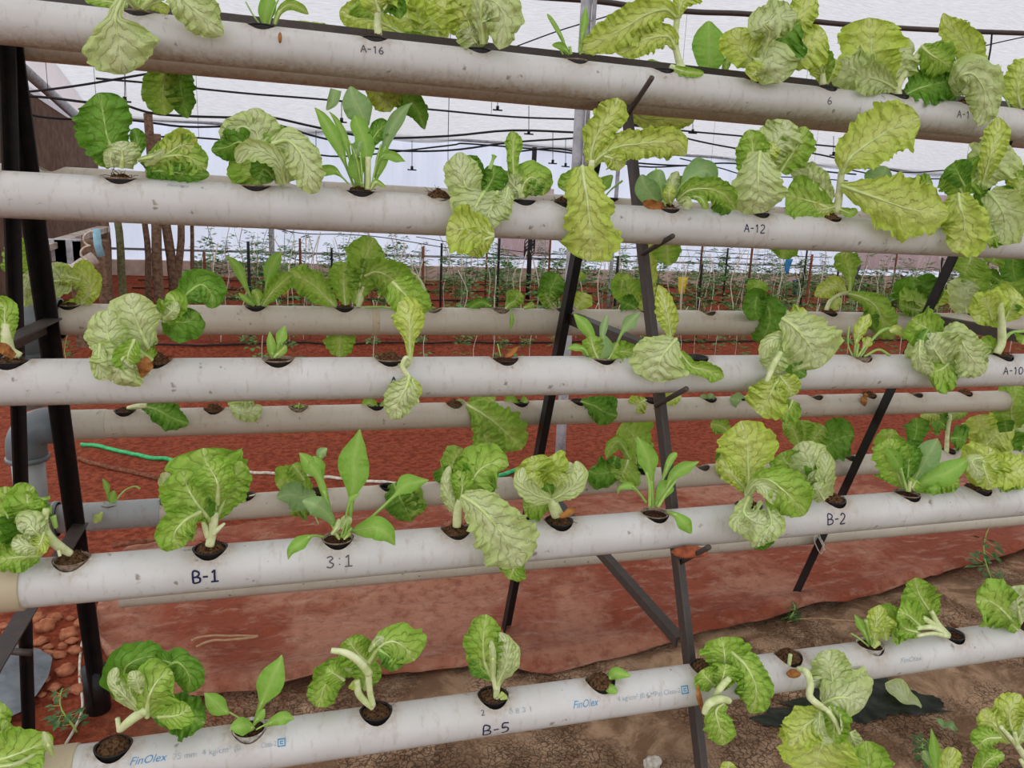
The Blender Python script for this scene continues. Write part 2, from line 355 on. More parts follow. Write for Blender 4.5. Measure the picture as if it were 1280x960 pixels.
ring(pipes['b4'], 'b4', pipeX('b4', 68), pipeX('b4', 133), PR+.0015, M_pvcb, 'pale_sleeve')
def elbow(row, px, drop, label, mat=None):
    X = pipeX(row, px); y = ROW[row][0]; z = rz(row, X); r = PR+.009
    e = empty('pipe_elbow', (X-.03, y, z-drop)); tag(e, label, 'pipe fitting')
    arc = [(X+.035, y, z), (X, y, z)]+[(X-.052*math.sin(t), y, z-.052*(1-math.cos(t))) for t in np.linspace(.2, math.pi/2, 7)]+[(X-.052, y, z-.09)]
    v, f = tube_vf(arc, r, 20); mesh('elbow_bend', v, f, M_pvcg, e)
    for s in (0, -1):
        p = np.array(arc[s]); q = np.array(arc[1 if s == 0 else -2]); d = (q-p)/np.linalg.norm(q-p)
        v, f = tube_vf([p, p+d*.012], r+.003, 20); mesh('collar', v, f, M_pvcg, e)
    v, f = tube_vf([(X-.052, y, z-.08), (X-.052, y, z-drop)], PR, 20); mesh('down_pipe', v, f, M_pvcm, e)
    return e
elbow('b4', 58, .29, 'dark grey elbow and short down pipe at the left end of a rear pipe')
elbow('b3', 55, .21, 'dark grey elbow at the left end of the third rear pipe, behind the legs')
elbow('b5', 54, .13, 'dark grey elbow at the left end of the fifth rear pipe')
# marks on the pipes
handwriting(pipes['A16'], 'A16', 'A-16', 451, 65, 481, 9, M_inkg)
handwriting(pipes['A16'], 'A16', '6', 1034, 130, 1041, 9, M_inkg)
handwriting(pipes['A16'], 'A16', 'A-1', 1196, 147, 1213, 9, M_inkg)
handwriting(pipes['A12'], 'A12', 'A-12', 930, 290, 957, 10, M_ink)
handwriting(pipes['A10'], 'A10', 'A', 488, 481, 497, 10, M_ink)
handwriting(pipes['A10'], 'A10', 'A-10', 1254, 468, 1279, 9, M_ink)
handwriting(pipes['B1'], 'B1', 'B-I', 241, 729, 275, 15, M_ink, .0016)
handwriting(pipes['B1'], 'B1', '3:I', 408, 710, 442, 14, M_inkg, .0012)
handwriting(pipes['B1'], 'B1', 'B-2', 1034, 656, 1057, 13, M_ink, .0013)
handwriting(pipes['B5'], 'B5', 'B-5', 603, 919, 635, 15, M_ink, .0012)
printing(pipes['B5'], 'B5', 'FinOlex', 161, 957, 208, 9, M_inkb, .35)
printing(pipes['B5'], 'B5', '75 mm  4 kg/cm\u00b2 (0', 216, 950, 300, 7, M_inkp)
printing(pipes['B5'], 'B5', 'Class-2', 326, 935, 345, 6, M_inkp)
printing(pipes['B5'], 'B5', 'FinOlex', 716, 886, 748, 9, M_inkb, .35)
printing(pipes['B5'], 'B5', '4 kg/cm\u00b2 (0.4 MPa) Class-2', 772, 877, 850, 6, M_inkp)
printing(pipes['B5'], 'B5', '2', 601, 895, 606, 7, M_inkg); printing(pipes['B5'], 'B5', '0 8 3 1', 636, 893, 664, 6, M_inkp)
printing(pipes['B5'], 'B5', 'FinOlex', 1125, 829, 1152, 6, M_inkp, .35)
printing(pipes['A12'], 'A12', 'FinOlex', 208, 233, 236, 5, M_inkp, .35)
printing(pipes['b4'], 'b4', '2 1 7 2 4', 108, 541, 131, 5, M_inkg)
def stamp(row, px, py, w):
    X, a = on_pipe(row, px, py); X2, _ = on_pipe(row, px+w, py); d = X2-X; mb = MB(); g = lambda u, v: wrap(row, X+u*d, a+v*d/PR, PR+.0005)
    for u0, u1, v0, v1 in ((0, 1, 0, .16), (0, 1, .84, 1), (0, .14, .16, .84), (.86, 1, .16, .84), (.3, .7, .3, .42), (.3, .42, .42, .7), (.3, .7, .58, .7)):
        mb.add([g(u0, v0), g(u1, v0), g(u1, v1), g(u0, v1)], [(0, 1, 2, 3)])
    mb.build('printed_emblem', M_inkb, pipes[row])
stamp('B5', 347, 934, 10); stamp('B5', 852, 868, 9)
# ------------------------------------------------------------ racks
def LegY(z, side): return (1.60+.46*z) if side == 'f' else (1.86-.36*z)
def rack(X, label, front=True, lean=0., backpts=None, xr=None):
    r = empty('steel_rack', (X, 1.6, 0)); tag(r, label, 'rack', None)
    return r
RK = empty('steel_rack', (.73, 1.7, 0)); tag(RK, 'dark angle iron A-frame rack carrying all the white pipes', 'rack')
RX = [.73, 1.93, -.50]
def bar(a, b, w, mat, name, up=(1, 0, 0), parent=None, prof=None):
    v, f = prism_vf(a, b, prof or angle_prof(w), up); return mesh(name, v, f, mat, parent or RK, smooth=False)
for k, X in enumerate(RX[:2]):
    top = .33
    bar((X, LegY(top, 'f')-.0, G+top), (X, LegY(-1.49, 'f'), .0), .027, M_grn, 'leg', (1, 0, 0))
    bar((X-.03, LegY(top, 'b'), G+top), (X-.03, LegY(-1.49, 'b'), 0), .034, M_blk, 'leg', (1, 0, 0))
    for z, w in ((-.27, .030), (-.82, .021))[:2-k]:
        bar((X-.004, LegY(z, 'b'), G+z), (X-.004, LegY(z, 'f')+.01, G+z), w, M_grn, 'cross_strut', (0, 0, -1))
# left end frame: rear leg seen from (35,270) to (120,875); front leg outside the frame
p0, p1 = onY(26, 180, 1.86-.03), onY(120, 862, 2.22)
d = (p1-p0)/(p1[2]-p0[2]); q1 = p1+d*(0-p1[2]); q0 = p0+d*((G+.33)-p0[2])
bar(q0, q1, .032, M_blk, 'leg', (1, -.35, 0))
fx = -.56
bar((fx, LegY(.33, 'f'), G+.33), (fx-.06, LegY(-1.49, 'f'), 0), .03, M_grn, 'leg')
def onleg(z): return q0+(q1-q0)*((G+z)-q0[2])/(q1[2]-q0[2])
for z in (-.28, -.83):
    a = onleg(z); bar(a+[-.0, -.005, 0], (fx+.02, LegY(z, 'f'), G+z), .036, M_grn, 'cross_strut', (0, 0, -1))
v, f = tube_vf([p1+d*.0-[0, 0, -.07], q1], .034, 16); mesh('foot_sleeve', v, f, M_blk, RK)
# ridge bar and its brackets
rl, rr_ = onY(-300, -60, 1.72), onY(1300, 134, 1.72)
bar((-.9, 1.70, G+.352), (2.4, 1.70, G+.325), .034, M_grn, 'ridge_bar', (0, 0, -1), prof=[(0, 0), (.03, 0), (.03, .034), (.026, .034), (.026, .004), (0, .004)])
# pegs that carry the front pipes
for (ax_, ay_), (bx, by), yy in (((779, 152), (815, 97), 1.62), ((803, 318), (841, 295), 1.55), ((820, 507), (858, 486), 1.42), ((848, 704), (886, 684), 1.30)):
    a = onY(ax_, ay_, yy-.01); b = onY(bx, by, yy-.16); v, f = tube_vf([a, a*.5+b*.5, b], .0052, 10); mesh('support_peg', v, f, M_grn, RK)
for X in (1.93,):
    for z in (.2, -.08, -.37): v, f = tube_vf([(X, LegY(z, 'f'), G+z), (X-.01, LegY(z, 'f')-.13, G+z+.03)], .0075, 10); mesh('support_peg', v, f, M_grn, RK)
# neighbouring rack at the far left: one black leg with its strut
NR = empty('steel_rack', (-.62, 2.0, 0)); tag(NR, 'black steel post of the neighbouring rack at the left edge', 'rack')
p0, p1 = onY(6, 60, 1.76), onY(34, 915, 2.03); d = (p1-p0)/(p1[2]-p0[2])
v, f = prism_vf(p0+d*(G+.35-p0[2]), p1+d*(0-p1[2]), angle_prof(.022), (1, -.3, 0)); mesh('leg', v, f, M_blk, NR, smooth=False)
a = onY(36, 768, 1.99); b = onY(-30, 905, 1.55); v, f = prism_vf(a, b, [(0, 0), (.022, 0), (.022, .004), (0, .004)], (0, -.3, 1)); mesh('cross_strut', v, f, M_grn, NR, smooth=False)
a = onY(14, 814, 1.95); b = onY(40, 816, 1.95); v, f = tube_vf([a, b], .009, 8); mesh('wire_tie', v, f, M_grn, NR)
# white cord round the right rear leg
cl = [onY(x, y, 2.215) for x, y in ((1020, 668), (1030, 680), (1026, 692), (1018, 676), (1022, 670), (1032, 690), (1024, 668))]
v, f = tube_vf(smooth_path(cl, 36), .0018, 6); tag(mesh('tied_string', v, f, M_cupw, loc=cl[0]), 'short white cord knotted around the right rear leg under the B-2 mark', 'string')
# ------------------------------------------------------------ plants
def uvec(a): return a/(np.linalg.norm(a)+1e-12)
def leaf(parent, spec, Yp, idx, seed):
    tk = spec.split(); kind = tk[0]; opt = {}; pts = []
    for t in tk[1:]:
        if ',' in t: pts.append([float(q) for q in t.split(',')])
        else: opt[t[0]] = float(t[1:])
    rs = np.random.default_rng(seed*131+idx*17+3)
    d = 0.; ctrl = []
    for p in pts:
        if len(p) > 3: d = p[3]
        ctrl.append((p[0], p[1], p[2], d))
    c = np.array(ctrl); tubeonly = kind in 'TU'
    lay = idx*.22; wild = 0 if kind in 'SB' else 1
    if tubeonly:
        n = max(6, 5*len(c)); s = catmull(c, n)
        P = np.array([onY(x, y, Yp-(dd+lay)/100) for x, y, w, dd in s]); zc = np.array([proj(p)[2] for p in P])
        r = np.maximum(s[:, 2]*.5*zc/F, .0006); v, f = tube_vf(P, r, 8)
        return mesh('stem', v, f, M_stem if kind == 'T' else M_ribd, parent)
    smooth = kind in 'SB'; L2 = np.sum(np.linalg.norm(np.diff(c[:, :2], axis=0), axis=1)); W2 = c[:, 2].max()
    big = L2*W2
    nu, nv = (58, 27) if big > 1200 else ((38, 17) if big > 350 else (20, 9))
    tt = np.linspace(0, 1, nu); s = catmull(c, nu)
    # natural belly in depth when none was given
    s[:, 3] += lay+np.sin(np.pi*tt)*min(1.2, L2/80)
    wpx = np.interp(np.linspace(0, 1, nu), np.r_[0, np.cumsum(np.linalg.norm(np.diff(c[:, :2], axis=0), axis=1))]/L2, c[:, 2])
    wpx = np.maximum(.6*wpx+.4*np.clip(s[:, 2], 0, None), 1.)
    u0 = opt.get('p', (.76 if kind in 'YG' else .70) if not smooth else .5); tip = np.where(tt > u0, np.sqrt(np.clip(1-((tt-u0)/(1-u0))**(2.4 if not smooth else 1.7), 0, 1)), 1.)
    tip = np.maximum(tip, .02)
    P = np.array([onY(x, y, Yp-dd/100) for x, y, _, dd in s]); zc = np.array([proj(p)[2] for p in P])
    T2 = np.gradient(s[:, :2], axis=0); T2 /= np.linalg.norm(T2, axis=1)[:, None]+1e-9
    hw = wpx*.5*zc/F*tip
    sc = np.mean(zc)/F
    cup = opt.get('c', {'P': -.5, 'Y': .3, 'G': .35, 'D': .45, 'S': .3, 'B': .35, 'O': .8}[kind]*(1 if rs.random() > .25 or kind == 'P' else -1))
    rf = opt.get('r', .03 if smooth else .17); tl = opt.get('t', rs.uniform(-.35, .35))
    jg = .02 if smooth else .11
    arc = np.r_[0, np.cumsum(np.linalg.norm(np.diff(P, axis=0), axis=1))]
    vv = np.linspace(-1, 1, nv); V = np.zeros((nu, nv, 3)); sgn = 1 if cup >= 0 else -1; th = abs(cup)+1e-3; sd = math.sin(min(th, math.pi/2))
    wl = max(.014, .55*np.max(hw)) if not smooth else .03
    phs = rs.uniform(0, 6.28, 6); so = seed*7.3+idx*3.1
    for i in range(nu):
        side = uvec(R@np.array([-T2[i, 1], T2[i, 0], 0])); N = uvec(CAM-P[i]); side = uvec(side-N*(side@N)); tan = uvec(np.cross(side, N))
        if (R@np.array([T2[i, 0], T2[i, 1], 0]))@tan < 0: tan = -tan
        for j, q in enumerate(vv):
            k = 0 if q < 0 else 1; a = arc[i]
            big_ = min(1, hw[i]/.012)
            e = 1+(jg*(noise.noise((a*110+so, k*9.7, so))*1.7+1.3*abs(noise.noise((a*300, k*5+so, 2.)))*wild)+wild*.20*noise.noise((a*42+so, k*6.1+so, 4.)))*(abs(q)**2)*big_
            x = hw[i]*math.sin(th*q)/sd*e; nn = sgn*hw[i]*(1-math.cos(th*q))/sd
            if abs(tl) > 0: nn += tl*x
            ed = abs(q)**1.6
            ruf = rf*min(hw[i]*2, .06)*ed*(math.sin(a/wl*6.283+phs[k])+.55*math.sin(a/wl*2.37*6.283+phs[k+2]))
            tw = rf*.35*hw[i]*ed*math.sin(a/wl*1.7*6.283+phs[k+4])
            am = (.0 if smooth else 1)*abs(q)**.6*(1-.3*abs(q))
            cor = .04*hw[i]*am*math.sin((i/nu*6.5-2.3*abs(q)**.8)*6.283)
            puk = (.03 if smooth else .16)*hw[i]*noise.noise((a*75+so, q*hw[i]*75, so))+(.06 if smooth else .45)*hw[i]*(abs(q)**.7)*noise.noise((a*30+so, q*1.6+so, 8.))
            V[i, j] = P[i]+side*x+N*(nn+ruf+cor+puk)+tan*tw
    verts = list(V.reshape(-1, 3)); faces = [(i*nv+j, i*nv+j+1, (i+1)*nv+j+1, (i+1)*nv+j) for i in range(nu-1) for j in range(nv-1)]
    # orientation: normal to the viewer
    fa = faces[len(faces)//2]; n0 = np.cross(verts[fa[1]]-verts[fa[0]], verts[fa[3]]-verts[fa[0]])
    if n0@(CAM-verts[fa[0]]) < 0: faces = [f[::-1] for f in faces]
    hwm = np.repeat(hw, nv); q = np.tile(vv, nu); uv1 = np.stack([q, np.repeat(tt, nv)], 1); uv2 = np.stack([q*hwm/.03*(.6+.8*np.repeat(tt, nv)), np.repeat(arc, nv)], 1)
    mi = [0]*len(faces)
    # midrib / petiole tube
    r = np.minimum(hw*.8, (.0026 if not smooth else .0012)*np.clip(1.05-1.1*tt, 0, 1)**1.2*min(1.5, .4+W2/45))*(tt < .93)+.00015
    pet = (hw < .006)*(tt < .5); r = np.where(pet, np.maximum(r, hw*.55), r)
    mid = V[:, nv//2]+np.array([uvec(CAM-p) for p in P])*(r[:, None]*(.15 if kind != 'P' else .45))
    tv, tf = tube_vf(mid, r, 6, False)
    mat = M_dry if kind == 'O' else LM[kind]
    o = mesh('dried_leaf' if kind == 'O' else 'leaf', verts, faces, mat, parent, True, None, {'vein': uv1, 'size': uv2})
    if kind == 'O': o['label'] = 'dried brown leaf'
    else: mesh('midrib', tv, tf, M_ribd if kind in 'SBD' else M_rib, o)
    return o
def disc(parent, c, r, mat, name, dome=.003, amp=.003, seed=0, n=22, rings=7):
    V = [c+np.array([0, 0, dome])]; Fs = []
    for k in range(1, rings+1):
        for i in range(n):
            a = 2*math.pi*i/n; q = k/rings; rr = r*q
            p = c+np.array([rr*math.cos(a), rr*math.sin(a), dome*(1-q*q)+amp*noise.noise((rr*math.cos(a)*160, rr*math.sin(a)*160, seed))*(1 if k < rings else .3)])
            V.append(p)
    for i in range(n): Fs.append((0, 1+i, 1+(i+1) % n))
    for k in range(rings-1):
        for i in range(n): a = 1+k*n+i; b = 1+k*n+(i+1) % n; Fs.append((a, a+n, b+n, b))
    return mesh(name, V, Fs, mat, parent)
def cup(parent, c, z0, mat, rimmat, tiltx=0.):
    n = 26; prof = [(.0130, -.029), (.0165, -.027), (.0245, z0), (.0262, z0+.0005), (.0266, z0+.0022), (.0258, z0+.003), (.0243, z0+.002), (.0235, z0-.006), (.017, -.022)]
    a = np.linspace(0, 2*np.pi, n, endpoint=False)
    V = [c+np.array([r*math.cos(t), r*math.sin(t), z]) for r, z in prof for t in a]
    Fs = [(k*n+i, k*n+(i+1) % n, (k+1)*n+(i+1) % n, (k+1)*n+i) for k in range(len(prof)-1) for i in range(n)]+[tuple(range(n-1, -1, -1))]
    def sel(fl):
        us = sorted({i for f in fl for i in f}); mp = {i: k for k, i in enumerate(us)}; return [V[i] for i in us], [tuple(mp[i] for i in f) for f in fl]
    rk = [q for q in range(len(Fs)-1) if 2 <= q//n <= 6]; o = mesh('net_cup', *sel([Fs[q] for q in range(len(Fs)) if q//n > 6 or q == len(Fs)-1 or q//n < 2]), mat, parent)
    mesh('cup_rim', *sel([Fs[q] for q in rk]), rimmat, o); return o
CUP = {'k': (M_cupk, M_cupk), 't': (M_cupk, M_cupt), 'w': (M_cupw, M_cupw), 'g': (M_cupt, M_cupt)}
hole_used = {}
NP = 0
def plant(row, hx, cp, soil, label, leaves, name='lettuce_plant', cat='lettuce', group=None):
    """cp: cup colour, soil: s dark peat, c coir dome, m messy lump"""
    global NP; NP += 1; seed = NP
    y = ROW[row][0]; cand = HX[row]; X = pipeX(row, hx)
    if cand:
        b = min(cand, key=lambda q: abs(q-X))
        if abs(b-X) < .05: X = b
    c = np.array([X, y, rz(row, X)]); e = empty(name, c); tag(e, label, cat, group)
    if cp: cup(e, c, .0335, *CUP[cp])
    if soil:
        z = .031; m = M_coir if soil in 'cm' else M_soil
        gm = disc(e, c+[0, 0, z], .0238, m, 'growing_medium', {'c': .010, 's': .002, 'm': .016}[soil], .006 if soil != 's' else .004, seed)
        if soil in 'cm':                                                   # loose fibres of the plug
            mb = MB(); rr = np.random.default_rng(seed)
            for _ in range(26):
                a = rr.uniform(0, 6.28); q = rr.uniform(.004, .022); p = c+[q*math.cos(a), q*math.sin(a), z+.006]; dd = rr.normal(0, .009, 3); dd[2] = abs(dd[2])*.7
                v, f = tube_vf([p, p+dd*.6+[0, 0, .002], p+dd], .00045, 4, False); mb.add(v, f)
            mb.build('root_fibres', M_coir, gm)
    for k, s in enumerate(leaves): leaf(e, s, y, k, seed)
    return e
P = plant
# --- top front pipe (A-16)
P('A16', 174, 't', 's', 'lettuce at the upper left corner with two pale leaves hanging over the topmost pipe',
 ['G 160,6,8,-2 135,2,14,-3 105,-4,16,-4', 'G 172,8,10 176,-5,16', 'Y 170,10,6 190,6,12 212,14,14,1', 'P r.05 c-.5 174,12,8,1 158,-4,12,5 149,6,13,6.5 144,22,20,7 146,40,66,7 150,62,82,7 154,82,70,7 156,93,50,6', 'P r.14 178,10,8,2 205,-12,22,4 222,-6,34,5.5 238,8,44,6 255,24,50,6 268,36,36,6 280,44,18,5.5'])
P('A16', 327, 'k', 's', 'small rocket seedling with a strap leaf, left of the A-16 mark on the topmost pipe',
 ['S 331,32,5 333,16,20 337,-6,26', 'U 326,32,2 316,18,2 307,2,2', 'U 336,32,2 342,12,2 350,-4,2', 'G 343,30,5 350,14,8 362,6,12 375,10,12 386,18,5'])
P('A16', 467, 'k', 'c', 'lettuce on a thick pale stem directly above the A-16 mark',
 ['T 473,44,10 472,28,9 474,10,11', 'G 472,22,8,-1 460,10,34,-1 450,-2,50,-1', 'D 478,14,8 492,2,26 498,14,22 500,24,8', 'Y 474,14,10 470,0,40 478,-14,60', 'G 480,12,8 490,-5,40'])
P('A16', 597, 'k', 'c', 'lettuce with a broad pale leaf folding down over its cup, right of the A-16 plant',
 ['Y 590,45,10,-2 565,22,36,-2 548,-4,44,-2', 'Y 600,52,8 585,25,44 575,-8,44', 'Y 602,50,10 603,20,44 600,-10,50', 'P c.7 600,62,8 596,54,26 588,42,38 578,28,26', 'P 605,55,10,2 602,5,30,3 618,2,56,4 630,20,48,5 628,42,36,5 624,62,24,5'])
P('A16', 718, 't', 's', 'tiny seedling of thin upright blades on the topmost pipe above the mid rack leg',
 ['S p.3 708,68,3 704,52,4 695,34,7 684,17,10', 'S p.3 725,68,3 728,45,7 731,25,12 732,8,8', 'U 704,68,2 698,58,2', 'S 712,68,3 702,58,10 690,56,8', 'U 714,68,4 712,58,4'])
P('A16', 826, 'k', None, 'tall stalked lettuce whose big leaf arches far to the left above the support peg',
 ['T 838,85,10 852,88,11 848,74,9 844,55,8 845,35,8 847,18,9', 'Y 845,62,6 835,46,26 812,48,34 790,58,30 770,66,14', 'Y t.3 846,22,8 832,12,22 808,18,40 782,34,46 757,48,38 735,58,24 722,62,10', 'Y 847,22,8 850,8,18 856,-4,34 866,-18,40', 'G 843,86,8,1 858,90,12,2 880,92,8,2'])
P('A16', 940, None, 'm', 'large frilly lettuce rosette on the topmost pipe, left of the pipe mark 6',
 ['Y 960,70,14,-2 990,35,40,-2 1008,8,34,-2 1018,-6,22,-2', 'D c.7 958,85,14 968,58,60 985,38,66 1000,28,40', 'Y 975,85,14 998,66,54 1016,50,60 1032,40,30', 'Y c.7 950,82,14 934,66,44 924,48,50 920,34,30', 'P 952,75,14,2 962,42,22,4 955,30,44,4 975,22,48,4 996,18,30,4', 'P c-.7 945,92,12,2 965,68,34,4 968,80,66,5 972,94,50,5 976,104,26,5', 'Y 950,96,10,2 945,90,24,4 938,98,20,4'])
P('A16', 1030, 'k', 's', 'small upright lime lettuce seedling directly above the pipe mark 6',
 ['Y c.6 1029,104,8 1026,88,26 1018,76,22 1008,68,20', 'G 1030,104,6 1030,82,28 1026,62,24', 'Y 1032,104,6 1040,90,14 1046,74,16', 'T 1029,106,9 1028,92,7'])
P('A16', 1120, 'k', 'm', 'lettuce with one big round upright leaf and a bent pale rib, topmost pipe',
 ['Y c.35 1108,112,20 1092,76,66 1088,48,76 1086,22,56', 'P r.16 1118,100,20 1122,80,50 1130,62,44 1142,54,20', 'D c.6 1132,118,14 1150,110,44 1172,104,46 1192,100,24', 'P r.16 1110,105,14 1080,92,44 1060,84,50 1050,74,30', 'P c1.1 1121,112,8 1104,102,30,2 1084,96,40,3 1072,90,30,3', 'T 1122,121,11 1123,106,9 1138,82,8 1155,58,8', 'G c-.7 1152,58,10,1 1163,68,36,2 1176,76,42,2 1188,84,22,2'])
P('A16', 1205, 't', 'm', 'lettuce with a tall twisted leaf and a pale leaf drooping over the pipe mark A-1',
 ['G 1203,118,14 1190,100,36 1180,80,34 1178,58,16', 'D 1200,118,14 1185,110,30 1165,104,36', 'Y c.9 t.3 1212,112,12 1216,80,26 1208,56,34 1192,40,30 1183,26,18 1179,16,8', 'P c-.9 1203,118,14,2 1198,98,26,4 1215,92,48,6 1229,110,44,6.5 1231,132,34,6.5 1226,150,26,6 1222,158,14,6'])
P('A16', 1278, 't', 's', 'lime lettuce cut by the right edge on the topmost pipe',
 ['U 1262,134,2 1256,122,2 1248,114,4', 'Y 1276,136,8 1272,115,30 1276,94,36 1284,74,24', 'Y 1279,136,8 1290,115,40'])
# --- top rear pipe (b1)
P('b1', 205, 'k', 's', 'rear lettuce hanging below the topmost pipes at the left, above the A-12 plants',
 ['D 215,80,20,-3 222,88,34,-6 226,112,34,-6 230,132,28,-6 235,148,12,-6', 'G 205,78,20,-3 206,92,40,-6 204,112,46,-6 204,130,40,-6 206,144,20,-6'])
P('b1', 345, 'k', 's', 'flat green leaf lying between the ridge bar and the A-16 pipe',
 ['Y 345,28,6 375,32,12 410,38,14 450,46,8'])
P('b1', 540, 'k', 's', 'rear lime lettuce spreading behind the ridge bar right of the A-16 mark',
 ['Y 530,50,14 515,28,50 495,14,50', 'Y 520,52,14 540,38,40 560,48,20', 'Y 525,50,10 540,20,60 548,-6,50', 'Y 510,46,8 470,26,30 440,18,36 424,14,20', 'G 505,44,8 520,48,16 545,54,14', 'D 490,112,20,-6 508,122,34,-6 522,138,26,-6 531,162,8,-6', 'Y 462,108,14,-6 474,118,34,-6 484,132,26,-6 488,140,8,-6', 'Y 500,110,10,-6 490,122,26,-6 480,132,10,-6'])
P('b1', 790, 'k', 's', 'rear leaf draped below the topmost pipes right of the mid rack leg',
 ['Y 782,120,20,-5 800,146,20,-6 828,150,30,-6 868,150,14,-6', 'G 800,90,5 812,80,10 830,84,8'])
P('b1', 890, 'k', 's', 'single rounded upright leaf rising behind the ridge bar, left of the large frilly rosette',
 ['S c.2 888,96,6 887,80,30 887,60,44 886,42,42 886,26,26', 'G 905,95,6 908,80,10 912,72,8'])
# --- second pipe (A-12)
P('A12', 152, 't', 'c', 'lettuce with a round dark leaf and pale swollen base, left on the A-12 pipe',
 ['D 165,200,8,-1 172,180,18,-1 168,160,16,-1', 'G 140,208,12 132,196,30 124,180,20', 'D r.09 c.3 150,205,10 142,190,40 134,170,62 130,148,66 126,128,54 122,116,34', 'D 182,214,14 206,214,26 236,218,26 262,218,16', 'D 176,200,8 190,204,26 205,208,24', 'G 182,206,10 208,196,42 234,196,46 258,212,26', 'Y r.16 190,205,10 210,192,36 228,182,36 246,188,30', 'P 172,200,6,1 190,196,8,2 206,188,10,2', 'P c-1.4 152,210,26,1 153,196,42,1.5 152,186,42,1.5 151,176,30,1', 'P c-1.2 140,208,16,1 138,196,14,1.5 144,186,10,1'])
P('A12', 320, 't', 's', 'big twisted lettuce head with a drooping pale leaf, left half of the A-12 pipe',
 ['D c-.5 318,190,14 300,178,34 284,184,32 264,188,14', 'P r.14 322,170,12 304,158,36 290,168,30 284,182,14', 'P c-.9 r.05 330,215,24 326,190,50 321,164,54 316,146,44 312,136,26', 'G 345,226,20 352,200,36 346,176,40 336,158,24', 'G c-.5 325,190,30 320,208,64 322,222,56 325,232,30', 'D c.6 342,222,14 330,212,34,1 322,226,24,1', 'P 345,228,14 362,210,26,2 366,190,30,2 352,178,16,2', 'P c1.1 r.05 356,230,14,2 348,202,22,3 325,188,26,3.5 306,190,26,3 296,204,14,3', 'P c-.5 r.06 340,180,14,1 360,176,30,2 376,192,44,4 384,212,42,5 390,230,34,5.5 398,240,22,5'])
P('A12', 450, 'k', 'm', 'many-stemmed rocket plant with tall dark lobed leaves on the A-12 pipe',
 ['B 458,158,8 450,140,34 442,124,34 438,108,20', 'B 420,112,14 416,126,14 408,138,7', 'S c.2 443,234,3 432,206,4 424,184,14 412,162,20 402,145,18 393,134,8', 'S 446,234,3 438,200,4 430,170,10 420,150,10 411,139,5', 'B 470,228,3 478,196,4 487,166,16 498,146,22 508,134,14 516,128,4', 'S 458,236,6 458,206,7 457,186,24 453,168,24 446,152,34 443,144,16', 'D c.2 460,185,6 470,168,20 480,158,22 488,156,8', 'S 450,232,3 446,216,18 444,202,20 442,190,10', 'S 470,224,4 476,205,14 480,188,16 480,176,5', 'S 467,222,2 474,200,3 485,194,12 497,198,15 507,202,4', 'S 436,230,2 426,220,3 416,213,12 402,214,16 392,219,7', 'B 444,200,4 446,184,14 452,176,8', 'T 460,237,8 460,216,7 460,196,8', 'U 452,234,2 446,200,2 436,175,2', 'U 454,234,2 452,210,2 450,190,2', 'U 464,234,2 470,205,2 476,180,2', 'G 464,236,4 470,228,8 482,234,4'], 'rocket_plant', 'leafy plant')
P('A12', 548, None, 'm', 'bare brown root plug in the hole beside the drooping fan lettuce on the A-12 pipe', [], 'root_plug', 'plant plug')
P('A12', 600, 't', 's', 'large pale lettuce drooping as a fan over the A-12 pipe, centre left',
 ['D 600,235,20 590,212,30 584,194,24', 'D 606,240,20 616,222,38 616,206,24', 'U 612,212,6 616,200,4 618,194,8', 'P r.06 594,255,16,1 582,232,46,3 576,210,42,3 574,190,22,2', 'P r.06 605,240,12,2 602,245,60,4 594,262,62,5.5 600,280,56,6', 'P r.06 622,240,12,2 616,255,50,4.5 610,272,50,5.5 612,288,24,6', 'P c.9 635,235,8,2 632,248,22,4 622,264,26,5', 'Y r.12 c.35 617,294,8,6.5 604,290,34,6.3 586,288,56,6.3 570,286,60,6.3 558,284,46,6', 'Y r.12 c.3 617,295,8,6.2 604,300,30,6.2 590,306,40,6 580,316,24,6', 'G 606,296,8,5.5 604,308,10,5.5'])
P('A12', 652, 'k', 's', 'lettuce with one narrow upright leaf and a dark domed leaf, A-12 pipe',
 ['G 644,240,10 642,215,12 641,195,16 642,178,22 640,164,18', 'P 655,246,12 645,236,26 636,226,30 626,222,16', 'T 652,248,10 648,230,8', 'G c-1.1 650,246,14 655,230,34 664,222,44 674,228,36 680,244,20', 'D 665,244,10 670,232,22 672,222,18'])
P('A12', 705, 'k', 'm', 'lime lettuce with one long leaf hanging over the A-12 pipe beside the mid leg',
 ['Y c.5 740,210,8,3 739,192,18,3 745,172,34,3 757,152,38,3 768,136,40,3 772,122,28,3', 'Y c-.3 741,208,6,3 750,196,16,4 772,184,34,4.5 798,180,36,4.5 825,178,36,4.5 845,182,38,4.5 858,194,14,4', 'Y 755,195,8,4.5 768,200,30,5 776,212,14,5', 'G 728,212,14,2 712,228,26,3 706,240,20,3', 'T 712,242,8,0 728,222,9,2 738,212,9,3 740,200,7,3.5', 'Y c-.35 r.07 728,208,20,3 730,226,40,5.5 734,250,54,6.3 737,280,62,6.5 738,305,76,6.5 734,326,60,6', 'G 740,214,6,3 745,222,10,3'])
